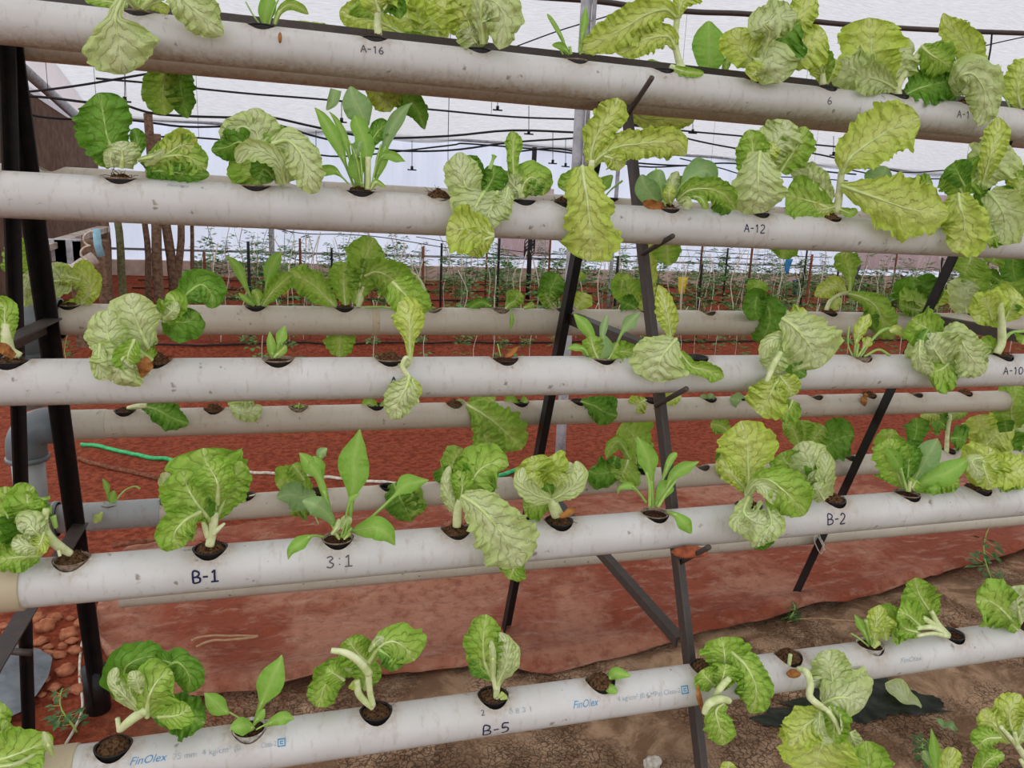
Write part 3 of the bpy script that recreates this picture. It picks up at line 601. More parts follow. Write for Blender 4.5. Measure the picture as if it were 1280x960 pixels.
P('A12', 832, 't', 'm', 'mixed green seedlings with bluish leaves right of the mid rack leg on the A-12 pipe',
 ['B 828,250,6 820,230,32 826,212,24', 'D 850,250,8 856,236,28 850,220,20', 'B c.5 826,258,6 815,246,26 806,232,30 802,218,18', 'P 832,256,5 838,240,20 842,225,18 848,214,8', 'B 838,254,4 852,232,4,1 866,220,30,1 884,214,34,1 894,228,26,1', 'B 862,212,8 872,204,14 886,210,12 892,214,6', 'G 846,250,4 862,238,22,2 885,236,30,3 905,244,30,3 920,262,10,3', 'P 848,254,4,1 858,250,10,3 860,262,12,4', 'Y 838,256,4 836,244,14,2 840,230,10,2', 'G 862,246,4,1 876,248,10,4 884,262,8,4.5', 'O 830,258,6,2 815,256,12,3 803,253,8,3', 'U 832,258,2 826,235,2 820,210,2', 'D 895,250,20 905,258,22 915,262,14'])
P('A12', 945, 'k', 'm', 'lettuce with a broad pale leaf draped in front, just above the A-12 mark',
 ['G r.12 950,230,16 942,200,40 940,178,34 936,162,20', 'P 960,210,20 968,182,44 980,164,48 986,150,30', 'G c.5 975,215,16 988,195,44 1000,178,40 1007,158,16', 'Y 950,205,14,1 962,190,26,2 970,180,20,2', 'P c-.5 r.07 950,190,20,2 948,210,46,5 948,232,60,6 950,252,66,6 954,266,46,5.5'])
P('A12', 1035, None, 'm', 'spreading lettuce above a dark root plug with two large ribbed leaves reaching right',
 ['B 1095,245,10,-1 1100,225,40,-1 1108,208,26,-1', 'P 1040,250,12 1020,232,40 1002,218,34 988,214,18', 'G r.06 c.5 1040,262,12 1020,254,42 1000,248,52 982,244,46', 'Y r.06 1046,258,8 1026,262,24 1010,256,24', 'T 1046,268,10 1049,242,9 1052,214,8', 'G 1130,240,10,-1 1150,232,26,-1 1166,228,24,-1', 'Y r.09 1053,216,8,1 1062,198,42,2 1084,180,62,2.5 1108,165,66,2.5 1130,154,60,2.5 1150,148,34,2', 'Y r.07 c-.4 1052,232,10,1 1080,242,34,4 1108,252,62,6 1138,262,72,6.5 1165,266,60,6.5 1186,268,26,6', 'B c-1.3 1056,240,8,1 1060,234,12,1 1062,228,8,1', 'G 1050,262,6,1 1062,266,12,2 1072,262,8,2'])
P('A12', 1195, 't', 's', 'crowded lime lettuce with a large leaf hanging over the right end of the A-12 pipe',
 ['D 1225,240,16 1234,270,26 1236,292,22', 'G r.14 1205,245,16 1192,225,40,1 1180,215,36,1', 'G 1205,235,16 1222,222,50,1 1238,222,40,1', 'P r.12 1220,235,14,1 1234,208,54,2 1248,190,60,2 1256,176,36,2', 'Y r.12 1228,230,10,2 1238,195,24,3 1246,170,30,3 1248,146,14,3', 'D r.16 1205,232,14,2 1196,214,34,3 1190,204,26,3', 'Y c-.4 1198,242,22,4 1200,258,38,6 1206,278,54,6.5 1202,298,54,6.5 1190,314,30,6.5', 'P c.8 r.05 1236,240,20,3 1250,258,44,6 1256,280,50,6.5 1244,302,34,6.5', 'G c-.4 1232,300,20,6 1240,296,30,6 1258,290,20,6'])
P('A12', 1262, 't', 's', 'lettuce at the right edge above the end of the A-12 pipe',
 ['G 1270,240,14 1272,222,36 1268,208,20', 'Y 1275,260,14,1 1274,240,30,2 1278,222,28,2', 'D 1256,250,14 1254,232,24', 'G 1280,262,20,2 1290,240,50,2'])
# --- second rear pipe
P('b2', 760, 'k', 's', 'thin seedling with one dark leaf standing behind the A-12 pipe near the mid leg',
 ['S 752,246,2 750,238,10 757,228,18 766,219,10', 'U 756,246,2 765,236,2 778,226,3'])
P('b2', 985, 'k', 's', 'leaf tip hanging below the A-12 pipe under the A-12 mark', ['G 975,300,30,-5 980,312,30,-5 978,324,16,-5', 'G 832,300,30,-5 834,315,34,-5 836,332,14,-5'])
P('b2', 1190, 'k', 's', 'rear lettuce hanging below the right end of the A-12 pipe', ['G 1215,320,30,-5 1210,332,40,-5 1205,345,24,-5', 'D 1265,315,26,-5 1266,335,30,-5 1270,352,20,-5', 'G 1245,318,20,-5 1240,330,26,-5'])
# --- third rear pipe (b3)
P('b3', 88, 't', 'm', 'sprawling lime lettuce on the left end of the third rear pipe, behind the black legs',
 ['P 75,365,20 72,345,36 66,328,24', 'Y 98,382,12 112,362,26 104,345,34 88,340,30', 'Y c.9 78,384,10 100,380,20 108,368,18', 'G 22,340,30,2 22,318,32,2 20,296,20,2', 'P r.06 c-.3 90,352,24,3 64,352,48,4 40,360,46,5 20,358,44,5', 'Y 100,350,12,2 80,345,26,3 60,340,20,3', 'P 40,340,10,5 32,360,14,6 28,376,8,6'])
P('b3', 320, 'k', 's', 'rocket plant with curved dark leaves on the third rear pipe at centre left',
 ['S 330,380,3 334,355,5 338,338,18 346,322,20 353,315,8', 'S 318,380,3 308,360,5 299,338,14 290,326,12 281,319,4', 'G c.8 328,382,8 340,366,18 354,352,26 366,342,14', 'G 324,382,6 322,370,14 316,362,8', 'U 326,382,2 335,360,2', 'S 318,382,4 305,372,8 298,366,4'], 'rocket_plant', 'leafy plant')
P('b3', 430, 'k', 'c', 'lettuce with several upright and arching leaves on the third rear pipe at centre left',
 ['G 432,382,6 430,362,28 430,344,38 434,328,30', 'G c-.4 420,384,6 406,370,26 390,355,36 372,345,32 361,338,16', 'G r.14 446,380,10 450,355,30 455,330,50 462,308,40 468,297,20', 'G 450,372,8 462,345,30 472,322,30', 'T 448,384,6 452,368,8 456,355,6', 'G 456,345,8,1 472,340,34,3 492,350,46,3.5 508,368,40,3.5', 'G 425,410,20,-5 425,425,40,-5 424,446,22,-5', 'T 505,338,4 518,344,5 528,358,6 532,374,6', 'U 455,384,3 480,384,3 500,388,2'])
P('b3', 625, 'g', 's', 'low seedling with a flat dark leaf on the third rear pipe at centre',
 ['D 614,383,4 602,378,12 590,383,12 583,388,4', 'G 640,384,4 644,374,24 652,366,18', 'G 632,386,4 640,378,16 650,376,12', 'U 638,386,2 640,394,2,3', 'S 639,390,2,4.5 640,400,6,5 638,413,3,5', 'G 655,385,4 668,380,10'])
P('b3', 705, 'k', 's', 'lettuce hidden behind the mid rear leg on the third rear pipe',
 ['D 692,384,10 688,366,30 694,350,34 698,342,20', 'G c.7 690,384,10 684,372,20 690,362,20', 'P 695,384,10 690,378,24 684,374,14', 'Y 720,385,8 728,376,24 732,366,20', 'G 722,350,8 728,340,16'])
P('b3', 808, 'k', 's', 'lettuce with one long narrow upright leaf behind the mid front leg',
 ['G 798,384,10 786,365,38 782,350,36 784,342,20', 'D c.8 796,386,10 785,380,24 776,376,20', 'Y 804,392,8 808,365,20 810,335,22 808,310,20 804,294,16', 'G 778,350,8 776,365,18'])
P('b3', 955, 'k', 's', 'drooping green lettuce hanging over the third rear pipe beside the pale A-10 lettuce',
 ['G 952,384,10,1 946,365,26,4 950,350,24,4', 'D c.6 952,380,10,2 946,372,24,5 944,388,28,6 948,400,20,6', 'D c-.5 952,376,16,3 960,385,40,6 962,402,44,6 956,420,38,6 955,432,18,5.5', 'P 985,388,8,5 976,400,16,6 968,414,14,6 964,424,6,6'])
P('b3', 1035, 'k', 'm', 'lettuce with a pale arching stalk and one upright lobed leaf on the third rear pipe',
 ['Y 1056,366,6 1046,356,20 1032,362,22 1018,370,8', 'T 1033,388,6 1038,376,5 1052,367,5 1064,366,5', 'G c.2 1062,365,4 1063,348,10 1060,332,28 1056,320,30 1055,314,18', 'G c-.5 1060,367,5,1 1078,372,16,4 1094,382,30,6 1102,398,34,6 1108,412,28,6 1116,424,12,5.5', 'D 1085,382,8,3 1088,398,20,5 1094,412,10,5', 'Y 1050,372,6 1044,380,16 1046,388,10'])
P('b3', 1150, 'k', 's', 'compact dark green lettuce head on the third rear pipe, left of the right rear leg',
 ['Y 1165,385,10 1170,370,28 1172,358,20', 'D c-.7 1152,386,20 1146,368,54 1142,354,48 1142,346,28', 'D c.9 1165,380,10 1166,364,24 1156,354,26 1144,352,14', 'G c-.9 1162,384,14,1 1142,376,34,2 1124,378,30,2', 'G c.4 1150,388,10,2 1138,386,20,2.5 1124,380,12,2'])
P('b3', 1213, 'k', 's', 'pale lettuce seen behind the right rear leg on the third rear pipe',
 ['P r.12 1208,392,20 1205,370,40 1212,350,40', 'G 1212,380,14 1218,355,34 1218,335,28 1214,326,16', 'P 1220,390,10 1222,375,24'])
P('b3', 1262, 'k', 's', 'lime lettuce at the right edge behind the A-10 plant',
 ['G 1262,385,14 1262,362,40 1258,345,40', 'Y 1272,385,14 1276,365,40 1275,345,34', 'D 1250,352,8 1240,345,20 1232,340,10'])
# --- middle front pipe (A-10)
P('A10', 15, 'k', 'c', 'lettuce on a thick pale stem at the left edge of the A-10 pipe',
 ['G c.8 10,425,12 6,400,30 5,384,26 -8,378,20', 'T 26,445,9 12,438,14 8,420,14 8,404,12', 'G 0,430,12 -14,410,30', 'O 18,446,8,2 5,436,14,2 -6,434,10,2'])
P('A10', 195, None, 'm', 'large crumpled lettuce head beside a brown root plug on the A-10 pipe, left side',
 ['D c.5 r.14 226,378,8 236,366,34 252,356,42 264,368,38 266,386,22', 'D c-.6 205,385,14 222,402,46 238,400,46 248,390,26', 'G c.9 205,402,14,1 212,390,34,2 218,376,30,2 208,368,18,2', 'P 205,398,8,2 214,390,18,3 222,378,12,3', 'G 190,450,20,1 178,440,40,1.5 172,425,40,1.5', 'P c-.7 r.05 185,435,24,2 172,405,54,3 166,385,56,3 166,366,36,3', 'P c-1.1 r.05 150,455,24,3 138,430,46,4.5 134,408,46,4.5 138,388,30,4', 'P c.7 160,435,14,4 150,430,16,5 142,440,14,5', 'P c-.6 165,430,26,4 152,450,68,6 146,466,64,6.3 140,478,44,6', 'G c.6 168,425,14,4.5 160,445,30,6 162,462,24,6.2', 'P c.9 125,430,10,5 124,455,20,6 132,475,20,6.3', 'O 182,446,5,5.5 181,458,18,5.8 177,472,5,6'])
P('A10', 348, 't', 's', 'tiny two-leaved seedling in a tan-rimmed cup on the A-10 pipe',
 ['S 341,448,4 340,436,12 338,424,10 337,414,4', 'S 346,446,4 348,432,4 352,420,16 356,407,8', 'G 343,447,5 352,438,12 358,432,7'])
P('A10', 487, 't', 'm', 'lettuce on a curled stem, one leaf climbing and one twisting down, A-10 pipe',
 ['G r.1 490,352,14,-4 500,362,44,-4 514,378,48,-4 522,398,38,-4', 'T 495,455,6 506,458,6,4 513,450,6,5 507,447,5,5.5 503,458,6,6 510,470,7,6 520,480,6,6', 'Y r.1 513,448,6,5 512,425,14,5 512,405,36,5 506,385,40,4 498,378,20,3', 'P r.1 c-.5 512,470,8,6 508,484,36,6.5 500,498,40,6.5 494,512,32,6.5 488,524,18,6', 'Y 515,474,6,6 518,486,20,6.5 514,496,14,6.5'])
P('A10', 630, None, 's', 'bare dark root plug with one dead pale leaf on the A-10 pipe', ['O 632,446,3 640,440,8 648,433,3', 'U 626,446,1.5 622,430,1.5'], 'root_plug', 'plant plug')
P('A10', 752, 't', 's', 'rosette of young bluish and lime leaves between the rack legs on the A-10 pipe',
 ['G c.5 760,450,10 775,440,28 792,442,22 802,446,8', 'B 750,446,4 752,425,5 755,408,12 759,394,12', 'S 744,440,4 738,418,12 728,404,18 717,392,8', 'B 770,432,3 778,415,5 788,402,20 800,390,8', 'S 735,444,3 730,437,6 718,434,10 708,436,4', 'G 748,450,14 742,436,30 738,420,20', 'B 752,450,8 754,434,26 754,418,16', 'U 735,448,2 738,452,2', 'G 760,450,6 766,440,18 772,428,8'])
P('A10', 868, 'k', None, 'lettuce whose round pale leaf and rolled leaf lie flat over the A-10 pipe',
 ['G c.9 850,440,8,4 864,458,18,6 880,462,20,6.5 896,468,20,6.5 905,472,10,6.5', 'Y c.5 838,420,8,3 836,402,24,3.5 832,385,26,3.5 828,370,18,3 823,356,8,3', 'P c-.25 r.06 845,424,10,4 838,432,38,6 826,448,70,6.5 822,464,68,6.5 820,478,44,6'])
P('A10', 975, 'k', 's', 'big pale lettuce cascading over the A-10 pipe at centre right',
 ['D 985,450,10,5 996,462,24,6 1008,470,10,6', 'G c-.6 990,500,20,6 985,512,34,6.5 972,520,20,6.5', 'P c.8 r.05 990,430,10,3 975,422,16,5 960,430,18,6 953,448,16,6', 'P 975,430,10,4 970,445,34,6 962,465,30,6', 'Y r.24 975,470,14,5.5 965,488,40,6.5 958,502,56,6.5 946,516,40,6.5', 'Y r.24 975,470,14,6 984,482,34,6.8 992,495,24,6.8', 'Y 985,400,10,3 1000,394,30,4 1008,388,18,4', 'P c-.45 r.07 978,398,16,4 992,408,40,6 1006,424,68,6.5 1018,442,76,6.5 1028,458,44,6.3', 'T 976,440,7,6.5 966,458,8,7 958,478,6,7'])
P('A10', 1073, 'g', 's', 'sparse seedling with thin curved stalks on the A-10 pipe at the right',
 ['Y 1068,446,3 1070,430,4 1074,414,14 1082,402,16 1087,392,6', 'U 1075,447,3 1090,425,3 1105,412,4 1118,413,4 1130,424,3', 'Y 1072,446,3 1080,434,3 1084,428,14 1088,422,10', 'U 1066,446,2 1060,430,2 1061,408,3', 'U 1080,446,3 1098,437,3 1112,444,3', 'U 1070,446,3 1073,430,3', 'Y 1112,414,4 1120,412,12 1130,420,6'])
P('A10', 1180, 'k', None, 'round crumpled pale lettuce head hanging over the A-10 pipe, left of the A-10 mark',
 ['G r.12 1172,425,14,2 1160,412,46,4 1146,404,44,4 1140,398,24,4', 'P c-.8 1185,462,24,4 1174,446,64,6 1164,430,60,6 1160,416,40,5.5', 'D 1160,412,6,4.5 1154,424,16,5 1156,436,8,5', 'G c-.9 1190,450,20,4 1176,462,56,6 1160,466,40,6', 'P 1150,425,8,5 1150,450,20,6.3 1165,466,18,6.5', 'P c-.5 1180,416,14,4 1196,418,30,6 1208,438,38,6.8 1220,455,44,6.8 1232,466,24,6.5', 'U 1186,462,4,5 1190,470,5,6 1186,482,4,6 1182,492,3,5.5'])
P('A10', 1250, 'k', 'c', 'lime lettuce on a forked pale stem directly above the A-10 mark',
 ['G 1248,440,8,-1 1236,434,28,-1 1224,438,18,-1', 'Y r.14 1252,400,10 1242,385,44 1228,392,44 1218,402,22', 'Y r.14 1256,400,10 1266,378,50 1276,368,50', 'D 1262,395,8 1264,380,30', 'T 1246,442,9 1252,428,10 1252,405,9 1250,375,8', 'U 1254,426,5 1264,416,4 1280,414,4', 'Y c.8 1240,400,8,1 1234,380,26,2 1228,372,20,2', 'G 1278,430,10,1 1282,420,30,1'])
# --- fourth rear pipe (b4)
P('b4', 157, 'k', 'c', 'small lettuce leaning right on the fourth rear pipe near the grey elbow', ['D c.3 178,508,8,2 196,512,28,5 214,522,34,6 236,530,14,6', 'T 160,510,5 172,508,7,2 184,507,6,3', 'G 190,505,6,1 205,504,14,2'])
P('b4', 268, None, 'm', 'brown root plug with a pale cupped leaf on the fourth rear pipe', ['P 288,506,5,1 300,514,20,4 315,514,26,4.5 328,508,10,4', 'G c.7 285,505,6 300,502,16 318,504,10'])
P('b4', 373, 'g', 's', 'tan cup with a tiny green sprout on the fourth rear pipe', ['G 372,514,3 370,506,8', 'G 374,514,3 380,507,8', 'B 370,514,3 362,510,6', 'U 373,514,2 374,504,2'])
P('b4', 470, 'k', 's', 'short leafy stub on the fourth rear pipe behind the curled A-10 stem', ['G 472,511,6 462,504,14 452,508,8', 'G 474,510,6 484,504,12'])
P('b4', 568, None, 'm', 'lettuce with curled pale stub and broad leaf hanging below the fourth rear pipe',
 ['P c1 566,516,6 572,506,12 582,502,10', 'G 585,506,8 600,500,20 620,498,14', 'G c-.35 584,506,8,3 598,514,30,6 616,526,44,6.5 632,540,56,6.5 646,554,40,6.5 652,562,20,6', 'G c.4 592,510,8,4 602,536,24,5.5 612,560,44,6 618,572,20,6', 'Y 592,505,6,2 610,503,12,3 618,500,8,3'])
P('b4', 650, 'k', 's', 'small green tuft on the fourth rear pipe beside the black rear leg', ['G 648,507,6 638,502,16 630,505,8', 'G 650,507,6 660,500,18'])
P('b4', 723, 'k', 's', 'dark ribbed lettuce leaf draped over the fourth rear pipe right of the mid rear leg', ['D c-.4 r.12 726,502,8,2 744,508,28,5 758,516,32,6 772,520,16,6', 'D 745,500,8,2 760,506,24,5 770,512,16,5.5'])
P('b4', 812, 'k', 's', 'lime lettuce mostly behind the mid front leg on the fourth rear pipe', ['Y 808,500,8,1 798,506,26,3 792,512,20,3', 'Y 820,500,8,1 838,498,20,3 852,496,10,3', 'G 822,505,6,3 824,516,10,4'])
P('b4', 885, 'k', 's', 'small bluish seedling tuft on the fourth rear pipe right of the support peg', ['B 884,503,4 876,494,14', 'B 886,503,4 890,492,14', 'G 885,505,5 893,502,10,1', 'B 884,506,4 876,504,10,1'])
P('b4', 925, 'k', 's', 'bluish leaf beside the cascading A-10 lettuce on the fourth rear pipe', ['B 932,502,8,1 922,500,20,3 912,498,12,3'])
P('b4', 1085, None, 'm', 'withered root plug on the fourth rear pipe left of the right rear leg', ['O 1083,492,4,2 1080,500,8,4 1081,508,3,4'], 'root_plug', 'plant plug')
P('b4', 1205, None, 'm', 'tan withered root plug on the fourth rear pipe under the hanging A-10 head', [], 'root_plug', 'plant plug')
P('b4', 1262, 'k', 's', 'green lettuce at the right end of the fourth rear pipe', ['G 1268,536,16,2 1264,515,40,3 1268,495,40,3 1274,480,24,3', 'D 1258,540,14,2 1256,525,20,3'])
# --- fifth rear pipe (b5)
P('b5', 138, 'g', 's', 'tiny weak seedling in the grey left section of the fifth rear pipe', ['S 138,632,2 135,618,3 133,607,9 128,598,5', 'S 139,630,3 140,622,12 143,613,6', 'U 143,628,2 155,614,2 168,608,2 175,611,3', 'G 136,634,3 128,630,8', 'Y 128,640,3,3 122,648,10,4.5 118,654,4,4.5'])
P('b5', 210, None, 'm', 'withered pale plug behind the big green B-1 lettuce', ['P c1 208,620,6 206,605,14 208,590,16', 'P 210,625,8 214,618,14'], 'root_plug', 'plant plug')
P('b5', 308, 'k', 's', 'cup with a bare pale root stub on the fifth rear pipe', ['T 306,624,3 314,620,3 330,618,3 350,625,3'])
P('b5', 398, 'k', 's', 'wide green lettuce on the fifth rear pipe behind the small rocket plant',
 ['G 392,622,8 375,610,34 358,602,40 345,606,24', 'G c-.5 395,628,10,1 380,628,40,3 368,632,44,3 360,640,30,3', 'B r.08 395,618,8,2 378,622,34,4 362,618,34,4 346,622,18,4', 'D 375,690,10,2 365,692,16,3 352,690,14,3', 'G 380,600,8 372,588,26 366,580,14'])
P('b5', 485, 'k', None, 'dark drooping lettuce leaf at the hole of the fifth rear pipe right of centre left', ['D c.5 492,604,14,2 500,622,40,4 508,638,40,4.5 514,652,14,4', 'G c-.5 500,604,12,2 515,618,26,4.5 520,632,24,5 514,646,12,5'])
P('b5', 563, 'k', 's', 'two small round leaves rising behind the B-1 plants at the centre', ['G c-.7 566,600,6 566,582,30 572,568,30 578,560,14', 'D c.9 562,600,6 556,594,24 552,584,20', 'G 568,600,6 580,582,26 590,575,16'])
P('b5', 735, 'g', 's', 'tan cup on the fifth rear pipe, empty beside the dark lettuce', ['O 740,596,3,1 748,602,8,3'], 'root_plug', 'plant plug')
P('b5', 802, 'k', None, 'dark green lettuce leaning left from the fifth rear pipe behind the B-1 seedling',
 ['G 796,580,10 796,555,40 788,540,56 776,530,50', 'G c-.6 788,575,8,1 774,552,14,2 764,560,14,2 758,572,8,2', 'D 780,580,10,2 762,590,34,4 746,592,34,4 736,588,18,4', 'G r.07 c-.5 785,575,12,3 780,590,50,5 772,600,44,5.5', 'D 770,570,10,2 765,585,24,3.5', 'D c.8 800,585,8 806,570,20 804,560,14'])
P('b5', 915, 'k', 's', 'small green leaves showing left of the lime upright B-2 leaf',
 ['G 912,540,8,-1 900,532,24,-1 888,530,14,-1', 'D 925,585,8 908,568,34 898,560,26', 'Y 925,590,8,1 908,582,34,2 894,580,20,2', 'Y 925,595,6 918,600,14'])
P('b5', 1000, 'k', 's', 'spreading dark green lettuce behind the folded B-2 plant',
 ['G 1010,575,8 1002,545,20 1002,525,40', 'G 1000,560,8 990,535,26 978,528,14', 'D r.06 1008,575,10 1028,562,36 1045,550,50 1060,545,50 1068,545,30', 'G 1005,570,8 1020,545,30 1030,532,20', 'G 995,590,20 982,580,44 975,570,30'])
P('b5', 1118, 'k', 's', 'bushy green lettuce on the fifth rear pipe right of the right rear leg',
 ['D 1140,560,8 1146,535,28 1145,522,20', 'G 1128,590,10 1118,570,40 1112,550,34 1115,536,18', 'D c.5 1130,590,10 1140,570,30 1138,550,24', 'G 1122,600,14 1112,585,34 1108,572,20'])
P('b5', 1185, 'k', 'c', 'upright lettuce on a straight pale stem on the fifth rear pipe',
 ['Y 1182,522,6 1165,518,18 1150,520,8', 'D r.14 1184,535,6 1172,526,34 1162,530,22', 'P 1186,526,6 1186,514,26', 'G 1190,524,6 1200,516,14 1210,514,8', 'D 1188,548,6 1198,548,36 1208,552,30', 'T 1183,572,6 1184,545,5 1187,518,6'])
P('b5', 1240, 'k', 's', 'frilly lime lettuce on the fifth rear pipe near the right edge',
 ['Y r.2 1232,560,20 1228,535,40 1225,518,34', 'D 1262,570,20,1 1258,552,44,1 1256,538,36,1', 'Y r.14 c-.4 1225,565,16,2 1240,548,44,3 1256,538,50,3 1268,535,24,3', 'G 1275,575,20,2 1280,555,40,2', 'P r.14 1275,545,16,1 1282,528,34,1'])
# --- pipe marked B-1 / B-2
P('B1', 90, 'g', 'm', 'lettuce toppled left on a long pale stalk, left edge of the B-1 pipe',
 ['D 45,690,20 30,660,50 24,635,50', 'G r.1 35,695,20 15,665,66 8,635,76 6,608,50', 'G 38,680,14 38,645,44 34,620,44 42,608,24', 'G r.14 50,694,16,1 25,696,40,2 -5,700,34,2', 'P c-1 58,680,16,2 44,664,34,4 34,655,34,4 22,662,22,4', 'P c.8 55,690,10,3 35,682,26,4.5 14,680,24,4.5', 'Y 55,665,8,3 50,680,24,4 40,690,20,4', 'T 88,692,9 74,683,12,1 62,672,12,2 55,655,10,2 58,636,8,2', 'U 70,660,5 66,645,8', 'T 75,695,4,2 73,688,4,2'])
P('B1', 263, 'k', 'm', 'large upright green lettuce directly above the B-1 mark',
 ['G 262,640,14,-1 242,610,60,-1 228,590,50,-1', 'G r.1 268,650,12 268,622,50 262,592,90 256,572,90 254,560,56', 'G 270,648,10 284,618,44 294,595,46 302,576,20', 'G r.14 262,650,8,1 245,628,54,3 234,608,66,3 228,588,44,3', 'D c.6 262,652,8,1 255,638,30,2 248,630,24,2', 'G r.12 c.3 272,630,8,2 272,605,44,4 264,588,50,4 258,578,34,4', 'G c.5 250,640,10,3 232,650,40,5 218,668,46,6 224,686,34,6', 'Y 216,612,8,2 206,625,14,3', 'T 262,682,11 266,660,11 268,640,12', 'T 260,672,7 256,658,7 253,650,3', 'T 266,668,6 274,660,6 281,654,3'])
P('B1', 422, 't', 's', 'tall rocket plant with an upright oval leaf, in the tan-rimmed cup above the faded mark',
 ['U 400,590,3 399,575,3 404,560,2', 'B 400,576,3 402,566,14 409,560,6', 'S c.15 436,662,4 438,642,5 440,620,9 443,596,34 442,575,42 446,556,32 450,536,10', 'S 455,655,3 478,634,4 495,618,5 508,606,30 520,603,26 536,600,8', 'S 418,662,4 412,640,5 405,615,9 398,596,10 390,584,26 380,572,24 374,566,8', 'S 402,600,5 396,584,22 392,570,18', 'B 420,660,4 410,645,14,2 395,632,28,4 378,626,18,4', 'S 440,664,4 454,662,20,4 470,660,30,6 484,668,26,6.5 494,682,8,6.5', 'S 405,671,3 390,670,4,4 376,678,18,6 364,688,14,6.5 360,700,4,6.5', 'S 430,655,2 436,630,3 440,622,10 450,617,8', 'P c.9 428,662,6 432,652,14 440,648,10', 'U 424,672,3 414,655,3', 'U 426,672,3 432,655,3', 'U 428,672,4 440,660,4', 'U 430,672,3 436,650,3', 'G 424,674,3 418,664,6', 'G 430,674,3 438,666,6', 'U 398,655,1.5 392,640,1.5', 'P 415,668,5 422,658,8 424,648,5'], 'rocket_plant', 'leafy plant')
P('B1', 570, None, 'c', 'lettuce with one large pale leaf hanging down over the pipe right of centre',
 ['D c.9 574,625,10 596,602,50 608,590,46', 'G r.14 574,628,12 590,600,56 604,584,60 622,578,40 636,582,14', 'P c-.9 573,645,8 562,622,20 558,600,14 562,582,10', 'G 645,700,20,3 640,716,34,3 636,724,14,3', 'G c.6 575,630,8 578,605,26 572,588,24', 'P c-.25 r.1 c-.3 578,620,14,3 594,630,44,5.5 612,648,58,6.5 628,668,70,7 642,690,74,7 652,708,44,6.5', 'T 571,658,11 572,640,11 575,625,9'])
P('B1', 698, 'k', 'c', 'open bowl-shaped pale lettuce rosette in a black cup, centre of the B-1 pipe',
 ['G 690,628,12 668,632,36 654,634,34', 'Y 690,615,20 672,590,50 665,570,34', 'P 694,612,20 706,592,44 714,578,34', 'Y 690,600,16 690,582,44 684,572,30', 'Y r.18 c.6 690,620,14,1 700,602,34,2 706,592,24,2', 'Y r.18 c.6 684,620,14,1 668,602,34,2 664,590,28,2', 'D c.8 688,618,8,1.5 684,606,18,2', 'P c.9 r.03 688,624,9,2 668,618,24,4 652,602,22,5 654,584,12,4', 'P c.9 r.03 692,624,9,2 714,610,24,4 724,592,22,4 720,576,12,3', 'T 697,644,16 692,632,14 688,622,8', 'O 700,646,5,2 712,640,10,2 720,634,5,2'])
P('B1', 818, 't', 's', 'spindly seedling in a tan-rimmed cup in front of the mid leg, B-1 pipe',
 ['S 816,634,5 814,605,7 812,588,14 810,574,28 803,558,24 796,545,6', 'S 825,632,3 834,608,4 844,592,14 858,584,20 874,577,6', 'S c.5 820,632,5 828,616,16 834,606,26 838,600,10', 'S 808,628,3 796,613,3 786,607,10 775,610,8 772,618,4', 'S 834,640,3,2 845,644,8,4.5 856,655,20,6 864,667,12,6', 'U 812,634,4 812,610,4 808,590,4', 'U 822,634,4 832,618,4 845,600,3', 'S 828,600,3 838,575,10 846,566,14'])
P('B1', 935, 'k', 'm', 'lime lettuce with upright fan leaf and folded drooping leaves, left of the B-2 mark',
 ['Y 935,615,10 912,590,24 900,575,14', 'Y r.12 c.25 934,618,12 936,598,22 935,578,56 934,558,72 930,540,60 926,526,32', 'D 955,655,12,4 952,670,34,6 940,684,16,6', 'G r.07 c-.3 942,602,14,2 960,600,34,5 978,612,58,6.5 994,628,54,6.5 1006,644,24,6', 'P c.9 r.04 934,618,9,2 944,606,14,4 960,612,20,6 972,630,18,6.5', 'P c-.7 936,622,10,3 930,640,24,6 944,652,50,7 958,648,34,7', 'P c-.6 960,635,16,5 964,655,30,7 950,670,26,7.2 940,684,12,7', 'P c.8 930,640,8,5 922,652,22,7 935,664,20,7', 'T 936,628,9 936,612,10 945,606,8,3'])
P('B1', 1040, 'k', 'm', 'folded pale romaine-like lettuce leaning left directly above the B-2 mark',
 ['G 1008,590,20 985,580,44 976,566,34', 'P c-.7 r.04 1030,615,14,1 1018,590,40,3 1008,568,44,3 1002,552,34,2', 'D c.6 1026,605,8,3 1016,588,20,3.5 1016,576,12,3.5', 'P r.18 1026,615,10,3 1022,600,24,4 1014,590,20,4', 'P c.9 r.04 1034,620,12,3 1032,596,22,4 1032,575,18,4 1028,560,8,4', 'P c-.8 1030,625,14,4 1024,615,24,5 1018,604,16,5'])
P('B1', 1133, 't', 's', 'bluish seedling with upright rounded leaves in a tan-rimmed cup right of the B-2 mark',
 ['G r.07 1130,610,6,-1 1122,590,34,-1 1114,566,44,-1 1110,548,30,-1', 'S 1132,612,3 1126,592,5 1118,572,20 1108,560,14', 'D 1134,600,6 1136,575,28 1134,555,24', 'B c.15 1138,610,3 1148,590,12 1158,572,32 1168,556,30 1172,548,12', 'S 1142,612,6 1160,600,24,1 1182,592,30,2 1202,580,22,2 1213,572,8,2', 'G 1145,612,8 1172,604,26 1200,600,26', 'S 1166,602,6,1 1168,610,14,3 1166,620,5,3', 'T 1136,614,5 1138,600,5', 'U 1134,614,3 1130,600,3 1126,585,3', 'G 1140,610,8 1146,600,20'])
